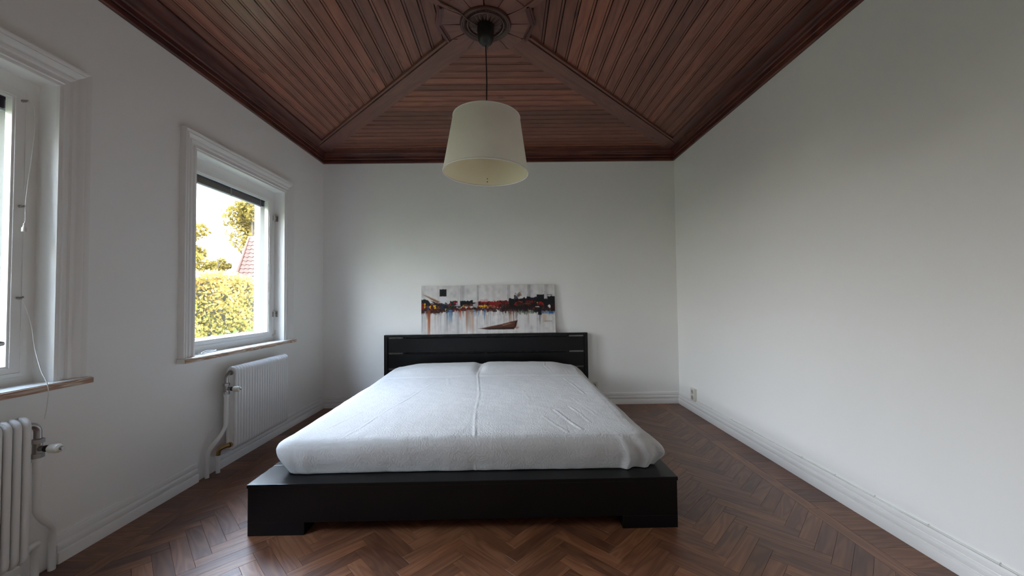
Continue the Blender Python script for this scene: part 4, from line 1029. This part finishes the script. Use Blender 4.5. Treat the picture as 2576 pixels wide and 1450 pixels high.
# ================================================================ OUTSIDE
GZ = -0.75
tag(MB().box(-80, XO-0.001, -60, 120, GZ-0.3, GZ).build('ground', M_grass), 'green lawn outside the windows', None, kind='structure')
def leaves(n, sampler, size, name, mat, parent=None, tonefn=None, seed=1):
    rg = np.random.default_rng(seed); P = sampler(rg, n); n = len(P)
    d = rg.normal(size=(n, 3)); d /= np.linalg.norm(d, axis=1)[:, None]; t = np.cross(d, rg.normal(size=(n, 3))); t /= np.linalg.norm(t, axis=1)[:, None]; b = np.cross(d, t)
    s = size*(0.6+0.8*rg.random(n))[:, None]
    V = np.stack([P - t*s*0.5, P + b*s*0.28, P + t*s*0.5 + d*s*0.08, P - b*s*0.28], 1).reshape(-1, 3)
    F = np.arange(4*n).reshape(n, 4)
    me = bpy.data.meshes.new(name); me.from_pydata(V.tolist(), [], F.tolist()); me.materials.append(mat)
    tn = rg.random(n) if tonefn is None else np.clip(tonefn(P, rg), 0, 1)
    a = me.attributes.new('tone', 'FLOAT', 'POINT'); a.data.foreach_set('value', np.repeat(tn, 4).astype(np.float32))
    return link(name, me, parent)
HX0, HX1, HY0, HY1, HZ = -7.1, -6.0, 2.0, 15.0, 1.70
def hedge_pts(rg, n):
    y = HY0 + (HY1-HY0)*rg.random(n); z = GZ + (HZ-GZ)*rg.random(n)**0.9; dep = np.abs(rg.normal(size=n))*0.10
    bul = 0.10*np.sin(y*2.3)+0.07*np.sin(y*5.1+z*3)
    face = np.stack([HX1 - dep + bul + 0.12*(1-((z-GZ)/(HZ-GZ))**4) - 0.12, y, z], 1)
    m = n//3; yt = HY0 + (HY1-HY0)*rg.random(m)
    top = np.stack([HX1 - 1.0*rg.random(m)**1.2, yt, HZ - 0.06*np.abs(rg.normal(size=m)) + 0.06*np.sin(yt*1.7) + 0.03*rg.normal(size=m)], 1)
    return np.concatenate([face, top])
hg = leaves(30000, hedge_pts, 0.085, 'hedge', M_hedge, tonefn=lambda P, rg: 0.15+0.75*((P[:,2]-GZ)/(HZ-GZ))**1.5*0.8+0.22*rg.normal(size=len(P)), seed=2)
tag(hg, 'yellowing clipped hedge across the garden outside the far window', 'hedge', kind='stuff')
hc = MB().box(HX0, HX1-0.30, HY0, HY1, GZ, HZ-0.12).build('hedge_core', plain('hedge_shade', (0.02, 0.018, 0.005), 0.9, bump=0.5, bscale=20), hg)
def tree(label, x, y, h, cr, n, seed, lobes, ls=0.17):
    t = thing('autumn_tree', label, 'tree', (x, y, GZ), 0, None)
    rg = np.random.default_rng(seed)
    tr = MB().tube([(0,0,0),(0.04,0.02,h*0.3),(-0.03,0.05,h*0.55),(0,0,h*0.85)], [0.14*cr,0.11*cr,0.07*cr,0.02], 8)
    for k in range(7):
        a = 2*PI*rg.random(); z = h*(0.35+0.4*rg.random()); r = cr*(0.5+0.4*rg.random())
        tr.tube([(0,0,z),(r*0.5*math.cos(a), r*0.5*math.sin(a), z+h*0.10),(r*math.cos(a), r*math.sin(a), z+h*0.20)], [0.05*cr,0.03*cr,0.01], 6)
    tr.build('trunk', M_bark, t, smooth=60)
    def smp(rg, n):
        c = rg.integers(0, lobes, n); L = np.random.default_rng(seed+9); cen = L.normal(size=(lobes, 3)); cen /= np.linalg.norm(cen, axis=1)[:, None]; cen *= (cr*0.75*L.random(lobes)**0.5)[:, None]
        cen[:, 2] = cen[:, 2]*h*0.32/cr + h*0.66; rad = cr*(0.22+0.20*L.random(lobes))
        q = rg.normal(size=(n, 3)); q /= np.linalg.norm(q, axis=1)[:, None]
        return cen[c] + q*(rad[c]*(0.55+0.5*rg.random(n)))[:, None]
    lv = leaves(n, smp, ls, 'crown', M_tree, t, seed=seed); lv['kind'] = 'stuff'
    return t
tree('tall yellow autumn tree rising behind the tiled roof', -22.6, 34.0, 13.2, 2.6, 5200, 5, 26, 0.30)
tree('yellow autumn tree at the left edge of the far window view', -14.0, 17.2, 6.3, 0.95, 2400, 8, 14, 0.16)
tree('small yellow tree between the hedge and the tiled house', -17.6, 23.6, 6.0, 0.85, 1700, 11, 10, 0.17)
tree('yellow autumn tree in the garden outside the near window', -15.0, 9.0, 5.0, 1.6, 3500, 14, 14)
def shrub_pts(rg, n):
    y = 5.2 + 3.2*rg.random(n); c = 0.10*np.sin(y*4)+0.06*np.sin(y*9.0)
    return np.stack([-4.5 + 0.22*rg.normal(size=n), y, 0.40 + c + 0.09*rg.normal(size=n) - 0.25*rg.random(n)], 1)
sb = leaves(4200, shrub_pts, 0.10, 'low_shrubs', M_shrub, seed=21); tag(sb, 'low pale green leafy shrubs below the far window', 'shrubs', kind='stuff')
def bush_pts(rg, n):  # added foliage, spread and density set to hold back near-window skylight
    y = -4.6 + 7.2*rg.random(n); top = 3.3 + 0.35*np.sin(y*2.1) - 0.25*np.clip((y-1.9)/0.7, 0, 1)**2*4
    z = GZ + 0.15 + (top-GZ-0.15)*rg.random(n)
    return np.stack([-4.1 + 0.32*rg.normal(size=n) + 0.15*np.sin(y*3+z*2), y + 0.06*rg.normal(size=n), z], 1)
tb = leaves(8600, bush_pts, 0.12, 'shading_shrub', M_bush, seed=31); tag(tb, 'tall loose leafy shrub added close outside the near window to thin its daylight', 'shrub', kind='stuff')
bs = MB()
for k in range(15):
    yy = -4.4+0.47*k; bs.tube([(-4.15, yy, GZ), (-4.1, yy+0.05, 0.8), (-4.0+0.2*random.random(), yy-0.08, 2.7)], [0.03,0.02,0.008], 6)
bs.build('branches', M_bark, tb)
stm = MB()
for k in range(26):
    yy = 5.25+0.12*k; stm.tube([(-4.5, yy, GZ), (-4.48+0.1*random.random(), yy+0.05, 0.3)], 0.012, 5)
stm.build('stems', M_bark, sb)
# neighbour's house
hs = thing('neighbor_house', 'pale house with steep orange tiled roof seen beyond the hedge', 'house', (-11.05, 26.2, GZ))
MB().box(-4.0, 4.0, -4.0, 4.0, 0, 3.30).build('house_wall', M_house, hs)
E0, E1, TI = 3.36, 5.62, 0.40
n_ = 10
for k in range(n_):
    t0, t1 = k/n_, (k+1.25)/n_
    h0, h1 = 4.30 - TI*t0, 4.30 - TI*min(t1, 1.06); z0, z1 = E0+(E1-E0)*t0, E0+(E1-E0)*min(t1, 1.06)
    th_ = 0.05
    mb = MB()
    ncol = int(2*h0/0.27)
    va, fa = [], []
    for j in range(ncol*4+1):
        s = -1+2*j/(ncol*4); bmp = 0.022*math.sin(j*PI/2)
        va += [(s*h0, -h0-th_+bmp*-1, z0+bmp), (s*h1, -h1+bmp*-1, z1+bmp), (s*h0, -h0+0.02, z0-0.03)]
    for j in range(ncol*4):
        a, b = j*3, (j+1)*3; fa += [(a, b, b+1, a+1), (a, a+2, b+2, b)]
    mb.add(va, fa).build('tile_course', M_tile, hs, fix=False)
core = MB().add([(-4.3,-4.28,E0),(4.3,-4.28,E0),(4.3,4.3,E0),(-4.3,4.3,E0),(-3.90,-3.88,E1),(3.90,-3.88,E1),(3.90,3.90,E1),(-3.90,3.90,E1),(0,0,E1+1.1)], [(0,3,2,1),(0,1,5,4),(1,2,6,5),(2,3,7,6),(3,0,4,7),(4,5,8),(5,6,8),(6,7,8),(7,4,8)])
core.build('roof', M_tile, hs)
rd = MB()
for s in (-1, 1): rd.tube([(s*4.36,-4.36,E0),(s*3.93,-3.93,E1),(0,0,E1+1.12)], 0.085, 8)
rd.build('hip_ridge', M_tile, hs, smooth=60)
MB().box(-4.42, 4.42, -4.42, 4.42, E0-0.14, E0-0.02).build('eave_board', M_house, hs)
